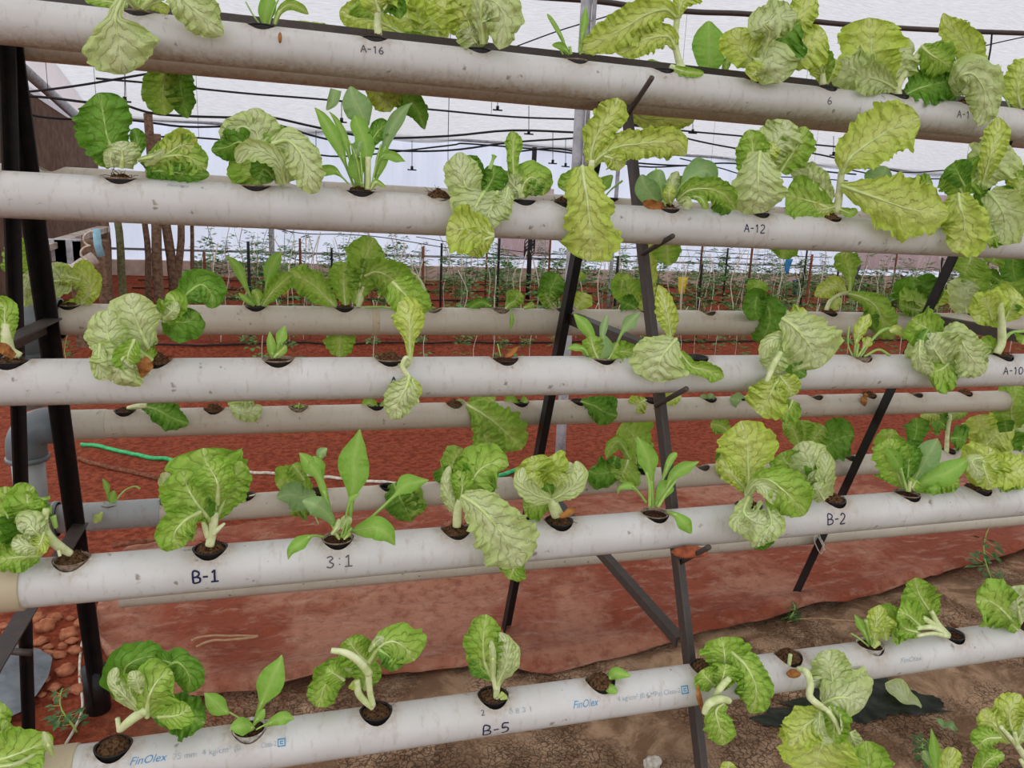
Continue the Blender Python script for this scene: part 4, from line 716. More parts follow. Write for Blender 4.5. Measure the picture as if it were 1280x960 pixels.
P('B1', 1222, 'k', 'm', 'lime lettuce spreading to the right edge above the end of the B-2 pipe',
 ['G 1240,606,20 1262,596,34 1285,590,34', 'Y c-.3 1232,608,12,1 1228,592,40,2 1232,575,60,2 1240,560,44,2', 'Y c-.3 r.07 1226,575,10,2 1240,585,40,3.5 1262,588,44,4 1285,588,40,4', 'P 1228,572,8,2 1215,578,18,3 1232,605,14,4', 'Y c-.4 1228,580,14,3 1235,600,24,4.5 1240,612,12,5'])
# --- pipe marked B-5
P('B5', 142, 'k', 'm', 'lettuce head tipped right from a black cup at the left of the B-5 pipe',
 ['D r.05 180,880,16 158,856,40 158,834,50 180,822,44 205,820,40', 'D r.05 205,835,14 222,828,34 236,845,36 236,866,24', 'D c.8 215,830,10 205,826,24 195,828,24', 'D 192,895,14 212,892,44 236,896,50 256,904,26', 'G c-.3 r.05 184,896,14,2 186,872,56,3 198,850,60,3 216,840,34,3', 'G r.05 198,896,12,2 222,894,34,3.5 238,884,26,3.5', 'P c-.8 172,885,10,2 154,868,18,3.5 142,850,16,3.5 146,834,14,3', 'G r.12 c.5 170,880,10,2 162,862,30,3 168,846,34,3', 'P c.7 176,866,8,3 170,850,20,4 162,840,12,4', 'T 150,912,9,0 160,903,11,1 172,894,12,1 182,888,11,2', 'T 149,914,6,0 147,898,6,0'])
P('B5', 312, 'w', 's', 'young rocket plant with upright spoon leaf in the left white cup, B-5 pipe',
 ['S c.2 318,906,4 322,892,5 328,878,9 335,860,32 343,842,34 350,826,18 352,818,6', 'U 312,906,2 300,898,2 286,890,2', 'S 286,892,3 274,884,22 264,874,20 255,866,6', 'S 318,910,4,1 304,908,22,2.5 288,910,18,3', 'S 330,908,3,1 346,900,14,2 358,897,18,2 368,899,6,2', 'S 318,904,4 326,894,12 331,886,6', 'U 320,912,2,1 335,904,2,1 345,900,2,2'], 'rocket_plant', 'leafy plant')
P('B5', 470, 'k', 'c', 'lettuce with an arched pale rib and a leaf to each side, B-5 pipe',
 ['G 440,838,14,-1 420,838,36,-1 405,860,38,-1 398,884,30,-1', 'G 460,830,12 446,815,44 434,798,30', 'G r.12 430,850,14 418,842,30,1 408,836,20,1', 'G 456,862,10 458,845,34 456,828,34', 'G r.07 c.4 462,828,8,1 476,808,24,2 492,802,44,3 508,812,54,3 518,826,34,3', 'D c-.6 474,812,8,3 488,822,30,4 496,838,24,4', 'P c-.8 462,814,6,1 474,800,12,2 488,796,10,2', 'Y 450,862,6 440,852,20', 'T 466,884,9 456,876,9 448,866,9 446,850,8', 'T 466,882,8 462,862,8 460,838,9', 'T 462,842,10,3 448,826,10,3.5 432,816,9,3.5 414,813,7,3'])
P('B5', 616, 'k', 'c', 'slender upright lettuce with thin white stem, directly above the B-5 mark',
 ['G 616,850,10 606,828,40 604,802,46 606,780,36 608,768,26', 'D r.1 614,846,8 602,836,26 594,822,26', 'P c-1 622,856,7,1 632,830,20,2 632,805,20,2 624,790,10,2', 'P c-1 628,848,6,1 638,832,22,1.5 640,812,18,1.5 634,798,8,1', 'P c-1 616,845,7,2 616,820,9,3 614,800,7,3', 'T 620,874,8 622,856,8 628,835,6', 'T 620,862,7 616,842,6', 'Y 624,872,3,1 630,866,8,1.5', 'Y 626,874,3,1 634,870,8,1.5'])
P('B5', 750, None, 'm', 'coir plug sprouting two small bright leaves, right of the B-5 mark',
 ['S 756,852,3 762,860,12,2 772,866,10,3', 'S 760,850,3 770,842,16,1 789,845,6,2'])
P('B5', 880, 'k', 'm', 'limp lettuce hanging over the B-5 pipe beside the mid front leg',
 ['G r.14 c.4 904,845,10,1 906,825,50,2 904,808,56,2 902,796,38,2', 'D c.7 925,840,10,2 925,855,24,3 915,860,20,3', 'G c-.4 915,815,14,2 932,832,40,5 944,856,42,6.5 944,876,36,6.8 938,892,14,6.5', 'G 898,860,14,2 884,848,36,4 876,838,26,4', 'G c.5 900,862,12,3 905,842,40,4.5 908,830,34,4', 'T 892,872,7,5 902,858,9,5.5 912,848,8,5', 'O 872,856,2,4.5 874,872,7,5.5 880,892,4,5.5', 'G c-.7 r.05 t.2 905,878,14,6 895,888,20,6.5 898,905,34,6.8 902,918,34,6.8 904,932,20,6.8', 'T 912,876,8,6 900,874,10,6.5 886,880,10,7 880,892,7,7'])
P('B5', 985, None, 'm', 'large lime lettuce hanging upside down by a curved white stalk, B-5 pipe',
 ['P c-.3 1040,870,24,3.5 1040,848,46,4.5 1036,828,46,4.5 1032,812,34,3.5', 'Y r.07 1045,900,16,6 1030,925,84,6.5 1022,945,90,6.5 1018,968,70,6.5', 'Y r.1 1030,892,16,6.5 1008,906,50,7 996,922,40,7 986,932,20,7', 'P r.07 c-.3 1028,880,16,5.5 1046,872,60,6.5 1066,874,76,7 1080,884,44,7', 'G c.5 1035,882,10,7 1042,900,40,7.5 1042,918,34,7.5 1040,930,18,7.5', 'P c.9 1025,890,6,7 1024,905,14,8 1030,922,14,8 1042,928,8,8', 'P 1062,915,14,6 1070,935,26,6.5 1074,955,20,6.5', 'T 998,836,7,3.5 1008,840,9,5.5 1013,856,9,6.5 1012,870,9,7 1022,880,9,7.5 1034,888,6,7.5', 'T 1034,888,6,7.5 1044,902,6,8 1050,918,4,8', 'T 986,832,5 988,818,5'])
P('B5', 1087, 'w', 's', 'small lime seedling in a white cup on the right half of the B-5 pipe',
 ['S 1088,808,3 1080,790,6 1074,778,12 1068,768,4', 'Y 1092,806,4 1094,786,22 1098,768,22 1100,756,10', 'U 1086,808,2 1074,798,2 1064,792,2', 'U 1090,808,2 1086,790,2 1082,775,5', 'Y 1090,808,4 1096,800,8', 'Y 1092,810,3,1 1100,802,6,1'])
P('B5', 1188, 'k', 's', 'frilly lettuce leaning left on several white stalks, right side of the B-5 pipe',
 ['G c.4 1168,772,14 1156,755,40 1148,740,40 1144,722,20', 'G 1150,792,12 1130,784,40 1112,782,44 1104,790,20', 'Y 1108,800,6,1 1104,784,26,1 1110,770,24,1', 'G r.14 c.5 1152,785,12,1 1136,770,40,2 1122,765,34,2', 'G c.6 1146,790,10,2 1132,786,24,2.5 1124,778,20,2.5', 'T 1186,794,6 1172,780,8 1164,764,6', 'T 1184,794,6,1 1166,784,7,1 1142,786,5,1', 'T 1186,796,5,1 1166,792,5,2 1146,795,4,2', 'T 1184,792,6,0 1160,776,7,0 1148,770,5,0'])
P('B5', 1278, 'k', 's', 'pale lettuce at the right edge of the B-5 pipe',
 ['G c-.3 1272,785,14,1 1256,766,50,2 1238,752,62,2.5 1220,752,36,2', 'P c-.3 r.06 1276,778,16,2 1272,755,56,3 1268,732,44,3', 'G c.3 1272,788,12,2 1264,780,20,3'])
P('B5', -40, 'k', 's', 'sprawling green lettuce filling the bottom left corner on the B-5 pipe',
 ['G -40,925,20 -12,905,40,1 6,880,30,1', 'G -35,940,20,1 -5,925,50,2 8,900,30,2', 'G r.07 -40,945,20,2 -5,950,60,4 28,940,60,5 54,930,36,5 66,934,16,5', 'G -30,960,20,2 10,965,40,4 45,955,30,5', 'P -20,960,6,4 20,955,6,6 44,942,5,6.5', 'P c.9 66,945,5,5 60,930,10,6 54,914,6,6'])
P('C1', 1085, 'k', 's', 'ribbed green leaf poking up at the bottom edge beside the hanging lettuce', ['G 1082,1040,8 1085,985,16 1086,960,52 1084,940,46 1082,926,24', 'Y 910,975,10 910,960,20 912,952,12'])
P('C1', 1180, 'w', 's', 'small lime seedling standing at the bottom edge, right of centre', ['S 1172,1040,3 1170,965,5 1168,935,18 1164,910,6', 'Y 1180,1030,6 1182,980,20 1186,952,26 1192,934,24', 'B 1165,960,4,-1 1158,944,14,-1 1154,938,8,-1', 'Y 1208,1000,4 1220,960,8 1236,946,26 1256,948,10'])
P('C1', 1285, 'k', 's', 'lettuce on forked white stalks in the lower right corner',
 ['Y 1262,928,8 1245,908,34 1234,896,34 1228,886,16', 'Y c.4 1268,925,6 1262,900,34 1264,884,34 1276,868,14', 'P 1270,930,6 1285,900,30', 'G 1250,922,8,1 1232,924,30,2 1222,936,20,2', 'G 1218,975,5,1 1236,950,26,2 1256,944,10,2', 'T 1300,985,10 1282,948,9 1268,928,7 1250,908,5', 'T 1290,975,6,1 1276,950,5,1', 'T 1272,935,6 1268,915,5'])
# ------------------------------------------------------------ ground
def gz(x, y):
    z = .012*noise.noise((x*1.3, y*1.3, 0))+.012*noise.noise((x*5, y*5, 3))+.006*noise.noise((x*17, y*17, 5))
    if y > 5.6:
        k = min(1, (y-5.6)/.6); z += k*(.07*max(0, math.cos((y-6.9)*2*math.pi/1.25))+.02*noise.noise((x*3, y*2, 9)))
    if y < 2.4: z += .018*noise.noise((x*3.1, y*4, 7))*min(1, 2.4-y)*1.5
    return z
def axis(segs):
    r = []
    for a, b, s in segs: r += list(np.arange(a, b, s))
    return np.array(r+[segs[-1][1]])
gx = axis([(-9, -1.6, .25), (-1.6, 4.2, .035), (4.2, 12, .12), (12, 42, .6)]); gy = axis([(-4, .9, .25), (.9, 5, .035), (5, 15.7, .10)])
V = [(x, y, gz(x, y)) for y in gy for x in gx]; nx = len(gx)
Fs = [(j*nx+i, j*nx+i+1, (j+1)*nx+i+1, (j+1)*nx+i) for j in range(len(gy)-1) for i in range(nx-1)]
m, nt = newmat('red_laterite_soil'); v = geo(nt); sx = nd(nt, 'ShaderNodeSeparateXYZ', Vector=v)
n1 = nz(nt, v, 2.2, 6, .65); n2 = nz(nt, v, 28, 6, .7); n3 = nz(nt, v, 120, 4, .7)
red = mixc(nt, ramp(nt, n1, [(.3, (0, 0, 0)), (.7, (1, 1, 1))]), lin((146, 68, 44)), lin((164, 88, 62)))
red = mixc(nt, ramp(nt, n2, [(.42, (.8, .8, .8)), (.58, (0, 0, 0))]), red, lin((104, 44, 28)))
red = mixc(nt, ramp(nt, n3, [(.66, (0, 0, 0)), (.74, (.8, .8, .8))]), red, lin((184, 136, 114)))
mud = mixc(nt, ramp(nt, n1, [(.3, (0, 0, 0)), (.72, (1, 1, 1))]), lin((158, 130, 104)), lin((204, 168, 134)))
mud = mixc(nt, ramp(nt, nz(nt, v, 6, 6, .7, .6), [(.45, (.85, .85, .85)), (.6, (0, 0, 0))]), mud, lin((120, 90, 66)))
ck = nd(nt, 'ShaderNodeTexVoronoi', {'feature': 'DISTANCE_TO_EDGE'}, Vector=nd(nt, 'ShaderNodeMixRGB', i0=.04, i1=v, i2=nd(nt, 'ShaderNodeTexNoise', Vector=v, Scale=30.).outputs[1]).outputs[0], Scale=62.).outputs[0]
ckm = mth(nt, 'MULTIPLY', ramp(nt, ck, [(.0, (1, 1, 1)), (.09, (0, 0, 0))]), ramp(nt, nz(nt, v, 3.1, 3), [(.42, (0, 0, 0)), (.55, (1, 1, 1))]))
mud = mixc(nt, mth(nt, 'MULTIPLY', ckm, .75), mud, lin((72, 54, 42)))
mask = mth(nt, 'SUBTRACT', mth(nt, 'ADD', mth(nt, 'MULTIPLY', sx.outputs[0], .10), 2.42), mth(nt, 'ADD', sx.outputs[1], mth(nt, 'MULTIPLY', nz(nt, v, 5, 4), .5)))
mk = ramp(nt, mth(nt, 'ADD', mth(nt, 'MULTIPLY', mask, 2.5), .75), [(.2, (0, 0, 0)), (.8, (1, 1, 1))])
mx = ramp(nt, mth(nt, 'ADD', sx.outputs[0], .6), [(0, (0, 0, 0)), (.5, (1, 1, 1))]); mk = mth(nt, 'MULTIPLY', mk, mx)
col = mixc(nt, mk, red, mud)
hh = mth(nt, 'ADD', mth(nt, 'ADD', n2, mth(nt, 'MULTIPLY', n3, .5)), mth(nt, 'MULTIPLY', mth(nt, 'MULTIPLY', ckm, mk), -.8))
out(nt, bsdf(nt, col, .95, bump(nt, hh, .8, .02), .1)); M_ground = m
struct(mesh('floor', V, Fs, m))
# red dusty plastic sheet
FE = [(120, 772), (128, 815), (165, 850), (205, 868), (300, 868), (400, 852), (500, 845), (560, 832), (620, 836), (690, 838), (760, 822), (860, 797), (960, 775), (1100, 742), (1200, 712), (1290, 686), (1420, 640)]
BE = [(132, 716), (150, 690), (175, 680), (230, 670), (300, 660), (380, 645), (450, 634), (520, 624), (580, 616), (640, 608), (700, 603), (770, 598), (850, 592), (950, 584), (1080, 572), (1200, 562), (1330, 550)]
fe = smooth_path([onZ(x, y, .02) for x, y in FE], 160); be = smooth_path([onZ(x, y, .01) for x, y in BE], 160); nr = 46
V = []
for p, q in zip(fe, be):
    for k in range(nr):
        t = k/(nr-1); a = p*(1-t)+q*t; x, y = a[:2]
        w = .024*noise.noise((x*2.2+y, y*5, 1))+.030*abs(noise.noise((x*1.4-y*3, y*6, 4)))+.016*abs(noise.noise((x*5+y*2, y*9, 6)))+.004*noise.noise((x*22, y*22, 2))
        z = gz(x, y)+.016+w+.028*math.exp(-((t-.03)/.045)**2)*(1 if k else .2)*(1+.5*noise.noise((x*3, 1, 5)))+.03*max(0, noise.noise((x*1.1, y*2.0, 12)))*math.sin(math.pi*t)
        V.append((x, y, max(z, gz(x, y)+.004)))
n = len(fe); Fs = [(i*nr+k, (i+1)*nr+k, (i+1)*nr+k+1, i*nr+k+1) for i in range(n-1) for k in range(nr-1)]
m, nt = newmat('dust_stained_sheet'); v = geo(nt)
n1 = nz(nt, v, 1.6, 6, .6, .4); n2 = nz(nt, v, 26, 6, .7); mp = nd(nt, 'ShaderNodeMapping', Vector=v); mp.inputs['Scale'].default_value = (1, 2.6, 1); n3 = nz(nt, mp.outputs[0], 9, 6, .7, .5)
col = mixc(nt, ramp(nt, n1, [(.44, (0, 0, 0)), (.56, (1, 1, 1))]), lin((172, 118, 94)), lin((142, 70, 46)))
col = mixc(nt, ramp(nt, n3, [(.52, (0, 0, 0)), (.68, (.6, .6, .6))]), col, lin((184, 146, 124)))
col = mixc(nt, ramp(nt, n2, [(.36, (.5, .5, .5)), (.52, (0, 0, 0))]), col, lin((110, 50, 32)))
out(nt, bsdf(nt, col, .8, bump(nt, mth(nt, 'ADD', n2, mth(nt, 'MULTIPLY', n3, 2.)), .7, .02), .25))
o = mesh('ground_sheet', V, Fs, m, loc=(1.2, 3, 0)); md = o.modifiers.new('s', 'SOLIDIFY'); md.thickness = .004
tag(o, 'large crinkled plastic sheet stained red with dust, spread on the soil under the rack', 'plastic sheet')
# clods and stones at the left
M_clod = simple('red_clay_clod', (184, 122, 90), .95, .05, vs=30, bs=.8, col2=(140, 82, 58))
M_stone = simple('pale_stone', (206, 200, 188), .8, .2, vs=60, col2=(160, 150, 136))
M_brick = simple('brick_stone', (134, 72, 58), .9, .1, vs=40, col2=(100, 56, 46))
def blob_vf(c, s, seed, rough=.28, nu=14, nv=10):
    V = []
    for j in range(nv+1):
        for i in range(nu):
            th = math.pi*j/nv; ph = 2*math.pi*i/nu; d = np.array([math.sin(th)*math.cos(ph), math.sin(th)*math.sin(ph), math.cos(th)])
            r = 1+rough*noise.noise(tuple(d*1.6+seed*3.3))*1.6+rough*.4*noise.noise(tuple(d*4+seed))
            V.append(np.array(c)+d*r*np.array(s))
    return V, [(j*nu+i, j*nu+(i+1) % nu, (j+1)*nu+(i+1) % nu, (j+1)*nu+i) for j in range(nv) for i in range(nu)]
rr = random.Random(5)
cl = 0
spots = [(58, 780, 20), (86, 790, 18), (45, 768, 16), (70, 768, 14), (100, 775, 12), (50, 798, 14), (94, 812, 14), (82, 835, 18), (62, 816, 15), (75, 818, 12), (98, 858, 16), (56, 845, 10), (68, 855, 12), (46, 828, 9), (90, 800, 12), (110, 790, 10), (60, 806, 10), (78, 805, 9), (104, 842, 9), (72, 868, 9), (52, 862, 8), (12, 788, 14), (20, 775, 12), (4, 780, 12), (88, 770, 8)]
for k, (x, y, w) in enumerate(spots):
    p = onZ(x, y, .02); zc = proj(p)[2]; r = w*.62*zc/F; p[2] = gz(p[0], p[1])+r*.35
    v, f = blob_vf(p, (r, r*rr.uniform(.7, 1), r*rr.uniform(.5, .75)), k)
    tag(mesh('clay_clod', v, f, M_clod, loc=p), 'reddish clay clod in the heap between the black posts at lower left', 'soil clod', 'clay clods at the lower left')
for nm, (x, y, w), mt, lb, ct in (('brick_shard', (667, 835, 18), M_brick, 'reddish brick piece on the mud just right of the slender lettuce', 'stone'), ('white_stone', (815, 954, 22), M_stone, 'small white stone at the bottom edge left of the mid leg', 'stone'), ('pebble', (1068, 823, 9), M_stone, 'small pale pebble on the soil behind the B-5 pipe', 'stone')):
    p = onZ(x, y, .01); r = w*.5*proj(p)[2]/F; p[2] = gz(p[0], p[1])+r*.5; v, f = blob_vf(p, (r, r*.8, r*.8), 3.7, .35); tag(mesh(nm, v, f, mt, loc=p), lb, ct)
def ground_tube(pts, r, mat, name, label, cat, n=60, dz=0.):
    P = smooth_path([onZ(x, y, .015) for x, y in pts], n)
    for p in P: p[2] = gz(p[0], p[1])+r+dz
    v, f = tube_vf(P, r, 8); return tag(mesh(name, v, f, mat, loc=P[0]), label, cat)
M_hosew = simple('white_hose', (214, 208, 192), .5, .3, vs=60, col2=(170, 158, 138)); M_hoseg = simple('green_hose', (30, 158, 86), .4, .4, vs=40, col2=(70, 190, 120))
M_stick = simple('brown_stick', (138, 88, 66), .9, .1, vs=60, col2=(92, 56, 42)); M_tan = simple('tan_twig', (178, 144, 108), .9, .1, vs=60)
ground_tube([(102, 556), (140, 562), (185, 571), (212, 574), (240, 580)], .012, M_hoseg, 'garden_hose', 'bright green hose lying on red soil behind the leftmost seedling', 'hose')
ground_tube([(98, 574), (130, 582), (170, 591), (206, 598), (230, 604)], .012, M_stick, 'wooden_stick', 'brown stick on red soil just below the green hose', 'stick')
ground_tube([(255, 588), (300, 590), (370, 593), (430, 598), (490, 604), (560, 606)], .009, M_hosew, 'white_tube', 'flattened white tube across the red soil behind the rocket plant', 'hose')
ground_tube([(600, 600), (630, 592), (655, 586), (700, 575)], .013, M_hoseg, 'garden_hose', 'short stretch of green hose behind the bowl-shaped rosette', 'hose')
ground_tube([(240, 812), (252, 808), (290, 806), (322, 806), (300, 810), (262, 814), (246, 819)], .004, M_tan, 'bent_twig', 'thin bent twig on the dusty sheet at lower left', 'twig', dz=.05)
ground_tube([(120, 776), (112, 782), (103, 800), (99, 840), (103, 880), (92, 905), (80, 925)], .004, M_hosew, 'white_tube', 'thin cream tube snaking down between the clods and the black leg', 'hose')
ground_tube([(141, 690), (150, 688), (175, 684), (205, 680)], .012, M_stick, 'wooden_stick', 'dark stick along the edge of the sheet behind the leftmost B-1 plants', 'stick', dz=.03)
ground_tube([(1190, 776), (1204, 788), (1212, 794)], .006, M_stick, 'wooden_stick', 'short brown stick on the soil behind the right end of the B-5 pipe', 'stick')
ground_tube([(1165, 745), (1170, 750), (1176, 755)], .004, M_tan, 'bent_twig', 'short pale twig on the soil beside the frilly leaning lettuce', 'twig')
ground_tube([(985, 773), (1010, 770), (1060, 772), (1085, 775)], .0025, M_tan, 'bent_twig', 'long thin dry twig beside the foot of the right rear leg', 'twig')
# grey tarp
pts = [(-60, 800), (-10, 808), (20, 806), (50, 812), (66, 826), (60, 845), (45, 870), (25, 890), (0, 900), (-60, 900)]
c0 = onZ(0, 850, .03); P = [onZ(x, y, .03) for x, y in pts]; nP = len(P); V = []; ks = 10
for k in range(ks+1):
    t = k/ks
    for i in range(nP*4):
        a = P[i//4]*(1-(i % 4)/4)+P[(i//4+1) % nP]*((i % 4)/4); q = c0*(1-t)+a*t
        V.append((q[0], q[1], gz(q[0], q[1])+.03+.05*(1-t)+.03*noise.noise((q[0]*9, q[1]*9, 2))*(1-t*.6)))
nn = nP*4; Fs = [(k*nn+i, k*nn+(i+1) % nn, (k+1)*nn+(i+1) % nn, (k+1)*nn+i) for k in range(ks) for i in range(nn)]
M_tarp = simple('grey_plastic_tarp', (112, 120, 124), .45, .4, vs=20, bs=.3, col2=(84, 88, 92))
o = mesh('folded_tarp', V, Fs, M_tarp, loc=c0); tag(o, 'grey plastic tarp heaped on the soil behind the leftmost black post', 'tarp')
# damp patch, fallen leaves and weeds
m, nt = newmat('algae_water'); v = geo(nt); n1 = nz(nt, v, 30, 4)
out(nt, bsdf(nt, ramp(nt, n1, [(.4, lin((20, 25, 18))), (.7, lin((46, 52, 36)))]), .4, bump(nt, n1, .4, .004), .15))
pud = [(1000, 870), (1060, 852), (1110, 852), (1150, 862), (1180, 880), (1150, 892), (1100, 898), (1040, 905), (985, 905), (960, 890)]
P = [onZ(x, y, 0) for x, y in pud]; c = sum(P)/len(P); P = smooth_path(P+[P[0]], 200)[:-1]; P = np.array([c+(q-c)*(1+.45*noise.noise((q[0]*11, q[1]*11, 3))+.25*noise.noise((q[0]*40, q[1]*40, 3))) for q in P])
zz = max(gz(p[0], p[1]) for p in P)*.0+gz(c[0], c[1])+.012
m_ = len(P); V = [(c[0]+(p[0]-c[0])*t, c[1]+(p[1]-c[1])*t, gz(c[0]+(p[0]-c[0])*t, c[1]+(p[1]-c[1])*t)+.007) for t in np.linspace(.03, 1, 9) for p in P]
o = mesh('puddle', V, [(k*m_+i, k*m_+(i+1) % m_, (k+1)*m_+(i+1) % m_, (k+1)*m_+i) for k in range(8) for i in range(m_)], m, loc=(c[0], c[1], zz)); tag(o, 'dark algae-green puddle on the mud below the right part of the B-5 pipe', 'puddle')
def fallen(pts, kind, label):
    """a leaf lying on the ground"""
    y0 = onZ(pts[0][0], pts[0][1], .03)
    P = catmull([(x, y, w, 0) for x, y, w in pts], 16); V = []; nv = 7
    for i, (x, y, w, _) in enumerate(P):
        a = P[min(i+1, 15)]-P[max(i-1, 0)]; n2 = np.array([-a[1], a[0]])/(np.hypot(a[0], a[1])+1e-6); tp = math.sqrt(max(0, 1-max(0, (i/15-.6)/.4)**2))
        for q in np.linspace(-1, 1, nv):
            g = onZ(x+n2[0]*q*w/2*tp, y+n2[1]*q*w/2*tp, .03); V.append((g[0], g[1], gz(g[0], g[1])+.026+.006*q*q+.004*math.sin(i*.8)))
    F_ = [(i*nv+j, i*nv+j+1, (i+1)*nv+j+1, (i+1)*nv+j) for i in range(15) for j in range(nv-1)]
    uv = np.array([(q, i/15) for i in range(16) for q in np.linspace(-1, 1, nv)]); 
    o = mesh('fallen_leaf', V, F_, LM[kind], uvs={'vein': uv, 'size': uv}, loc=y0); tag(o, label, 'leaf')
fallen([(1152, 882, 3), (1138, 874, 16), (1122, 862, 22), (1106, 855, 18)], 'P', 'pale fallen leaf lying at the edge of the dark puddle')
fallen([(1170, 898, 4), (1184, 904, 12), (1198, 909, 10)], 'B', 'small bluish fallen leaf on the mud right of the puddle')
M_weed = simple('dark_weed_leaf', (84, 118, 62), .6, .3, vs=60, col2=(54, 86, 42))
def weed(base, H, n, s, seed, name, label, cat='weed', grp=None, mat=None, stemm=None, loc=None):
    rg = np.random.default_rng(seed); mb = MB(); st = [np.array(base)+[0, 0, H*t]+[.12*H*math.sin(t*4+seed), .08*H*math.sin(t*3+seed*2), 0] for t in np.linspace(0, 1, 8)]
    v, f = tube_vf(st, np.linspace(.0035, .001, 8)*max(1, H*1.6), 5); mb.add(v, f, 1)
    for k in range(n):
        t = rg.uniform(.12, 1); i = min(6, int(t*7)); p = st[i]+(st[i+1]-st[i])*(t*7-i); a = rg.uniform(0, 6.28); L = s*rg.uniform(.7, 1.4)*(1.3-.6*t)
        d = np.array([math.cos(a), math.sin(a), rg.uniform(-.3, .5)]); d /= np.linalg.norm(d); sd = np.cross(d, [0, 0, 1]); sd /= np.linalg.norm(sd); up = np.cross(sd, d)
        v, f = tube_vf([p, p+d*L*.5], .0009, 4, False); mb.add(v, f, 1)
        for off, sc_ in ((.95, 1.), (.55, .7), (.55, -.7), (.3, .5), (.3, -.5)):
            c = p+d*L*off*.7+sd*(0 if off > .9 else math.copysign(L*.30, sc_)); h = L*.26*abs(sc_); dd = d if off > .9 else (d*.5+sd*math.copysign(.8, sc_)); dd = dd/np.linalg.norm(dd); s2 = np.cross(dd, up)
            q = [c-dd*h, c-dd*h*.3+s2*h*.55+up*h*.1, c+dd*h*.4+s2*h*.4+up*h*.05, c+dd*h*1.1-up*h*.2, c+dd*h*.4-s2*h*.4+up*h*.05, c-dd*h*.3-s2*h*.55+up*h*.1]
            mb.add(q, [(0, 1, 2, 3), (0, 3, 4, 5)], 0)
    o = mb.build(name, [mat or M_weed, stemm or M_ribd], None, True, loc=base)
    return tag(o, label, cat, grp)
p = onZ(1238, 728); weed((p[0], p[1], 0), .38, 12, .08, 3, 'leafy_weed', 'dark leafy weed growing from red soil below the right end of the B-2 pipe')
p = onZ(88, 915); weed((p[0], p[1], 0), .14, 12, .05, 8, 'leafy_weed', 'small round-leaved weed between the two black posts at the lower left')
p = onZ(985, 770); weed((p[0], p[1]-.02, 0), .06, 16, .04, 11, 'leafy_weed', 'tiny weed growing at the foot of the right rear leg')
p = onZ(1150, 952); weed((p[0], p[1], 0), .08, 12, .04, 14, 'leafy_weed', 'tiny dark weed on the mud near the bottom right seedling')
p = onZ(100, 362, 0); p = onY(85, 370, 6.5); weed((p[0], p[1], 0), .5, 22, .09, 15, 'leafy_weed', 'weed beside the bench behind the black legs')
# loose dried leaf bits on pipes
for row, (x, y), w, h, lb in (('A16', (350, 47), 5, 14, 'small dried orange leaf stuck to the topmost pipe left of the A-16 mark'), ('B1', (862, 690), 46, 16, 'curled reddish dry leaf lying on the support peg under the B-1 pipe'), ('B5', (992, 842), 18, 12, 'tan dry crumb of root plug on the B-5 pipe under the bitten plug')):
    c = onY(x, y, ROW[row][0]-.045 if row != 'B1' else 1.20); zc = proj(c)[2]; a, b = w*.5*zc/F, h*.5*zc/F; V = []
    for i in range(9):
        for j in range(7):
            u, q = i/4-1, j/3-1; k = math.sqrt(max(.02, 1-u*u)); V.append(c+R@np.array([a*u, b*q*k, 0])+np.array([0, -1, 0])*(.006*math.cos(q*1.6)*k+.004*noise.noise((u*2, q*2, w))))
    o = mesh('dried_leaf', V, [(i*7+j, i*7+j+1, (i+1)*7+j+1, (i+1)*7+j) for i in range(8) for j in range(6)], M_dry if row != 'B1' else simple('reddish_dry_leaf', (170, 92, 60), .8, .2, vs=50, col2=(110, 58, 40)), loc=c)
    md = o.modifiers.new('s', 'SOLIDIFY'); md.thickness = .002; tag(o, lb, 'dried leaf')
# ------------------------------------------------------------ greenhouse
def film(name, col, col2, tl, tp, sc=3., st=.3, stretch=(1, 1, 1)):
    m, nt = newmat(name); v = geo(nt); mp = nd(nt, 'ShaderNodeMapping', Vector=v); mp.inputs['Scale'].default_value = stretch
    n = nz(nt, mp.outputs[0], sc, 6, .65); c = ramp(nt, n, [(.3, lin(col2)), (.7, lin(col))]); b = bump(nt, n, st, .03)
    d = nd(nt, 'ShaderNodeBsdfDiffuse', Color=c, Normal=b).outputs[0]; t = nd(nt, 'ShaderNodeBsdfTranslucent', Color=c, Normal=b).outputs[0]
    s = nd(nt, 'ShaderNodeMixShader', i0=tl, i1=d, i2=t).outputs[0]
    out(nt, nd(nt, 'ShaderNodeMixShader', i0=tp, i1=s, i2=nd(nt, 'ShaderNodeBsdfTransparent', Color=(1, 1, 1, 1)).outputs[0]).outputs[0]); return m
M_film = film('bluish_white_greenhouse_film', (210, 216, 230), (194, 201, 217), .78, .0, 1.2, .3, (3, 1, .4))
M_filmw = film('bright_greenhouse_film', (246, 247, 250), (236, 238, 244), .8, .15, 2.)
M_net = film('white_shade_net', (168, 167, 170), (134, 133, 136), .60, .14, 14, .6, (.5, 4, 1))
M_pink = film('pinkish_curtain', (216, 192, 190), (204, 176, 174), .7, .0, 2., .4, (5, 1, .3))
M_brown = simple('brown_mat_curtain', (116, 94, 78), .9, .1, vs=8, bs=.5, col2=(96, 74, 60))
M_galv = simple('galvanised_post', (176, 178, 182), .45, .4, vs=20, col2=(140, 142, 146)); M_line = simple('black_irrigation_line', (28, 28, 30), .5, .3, vs=60)
M_wood = simple('weathered_branch_wood', (128, 104, 84), .9, .1, vs=30, col2=(88, 68, 54)); M_woodg = simple('mossy_branch_wood', (112, 110, 76), .9, .1, vs=30, col2=(80, 80, 56))
YW, XW, ZE = 15.5, -3.2, 2.78
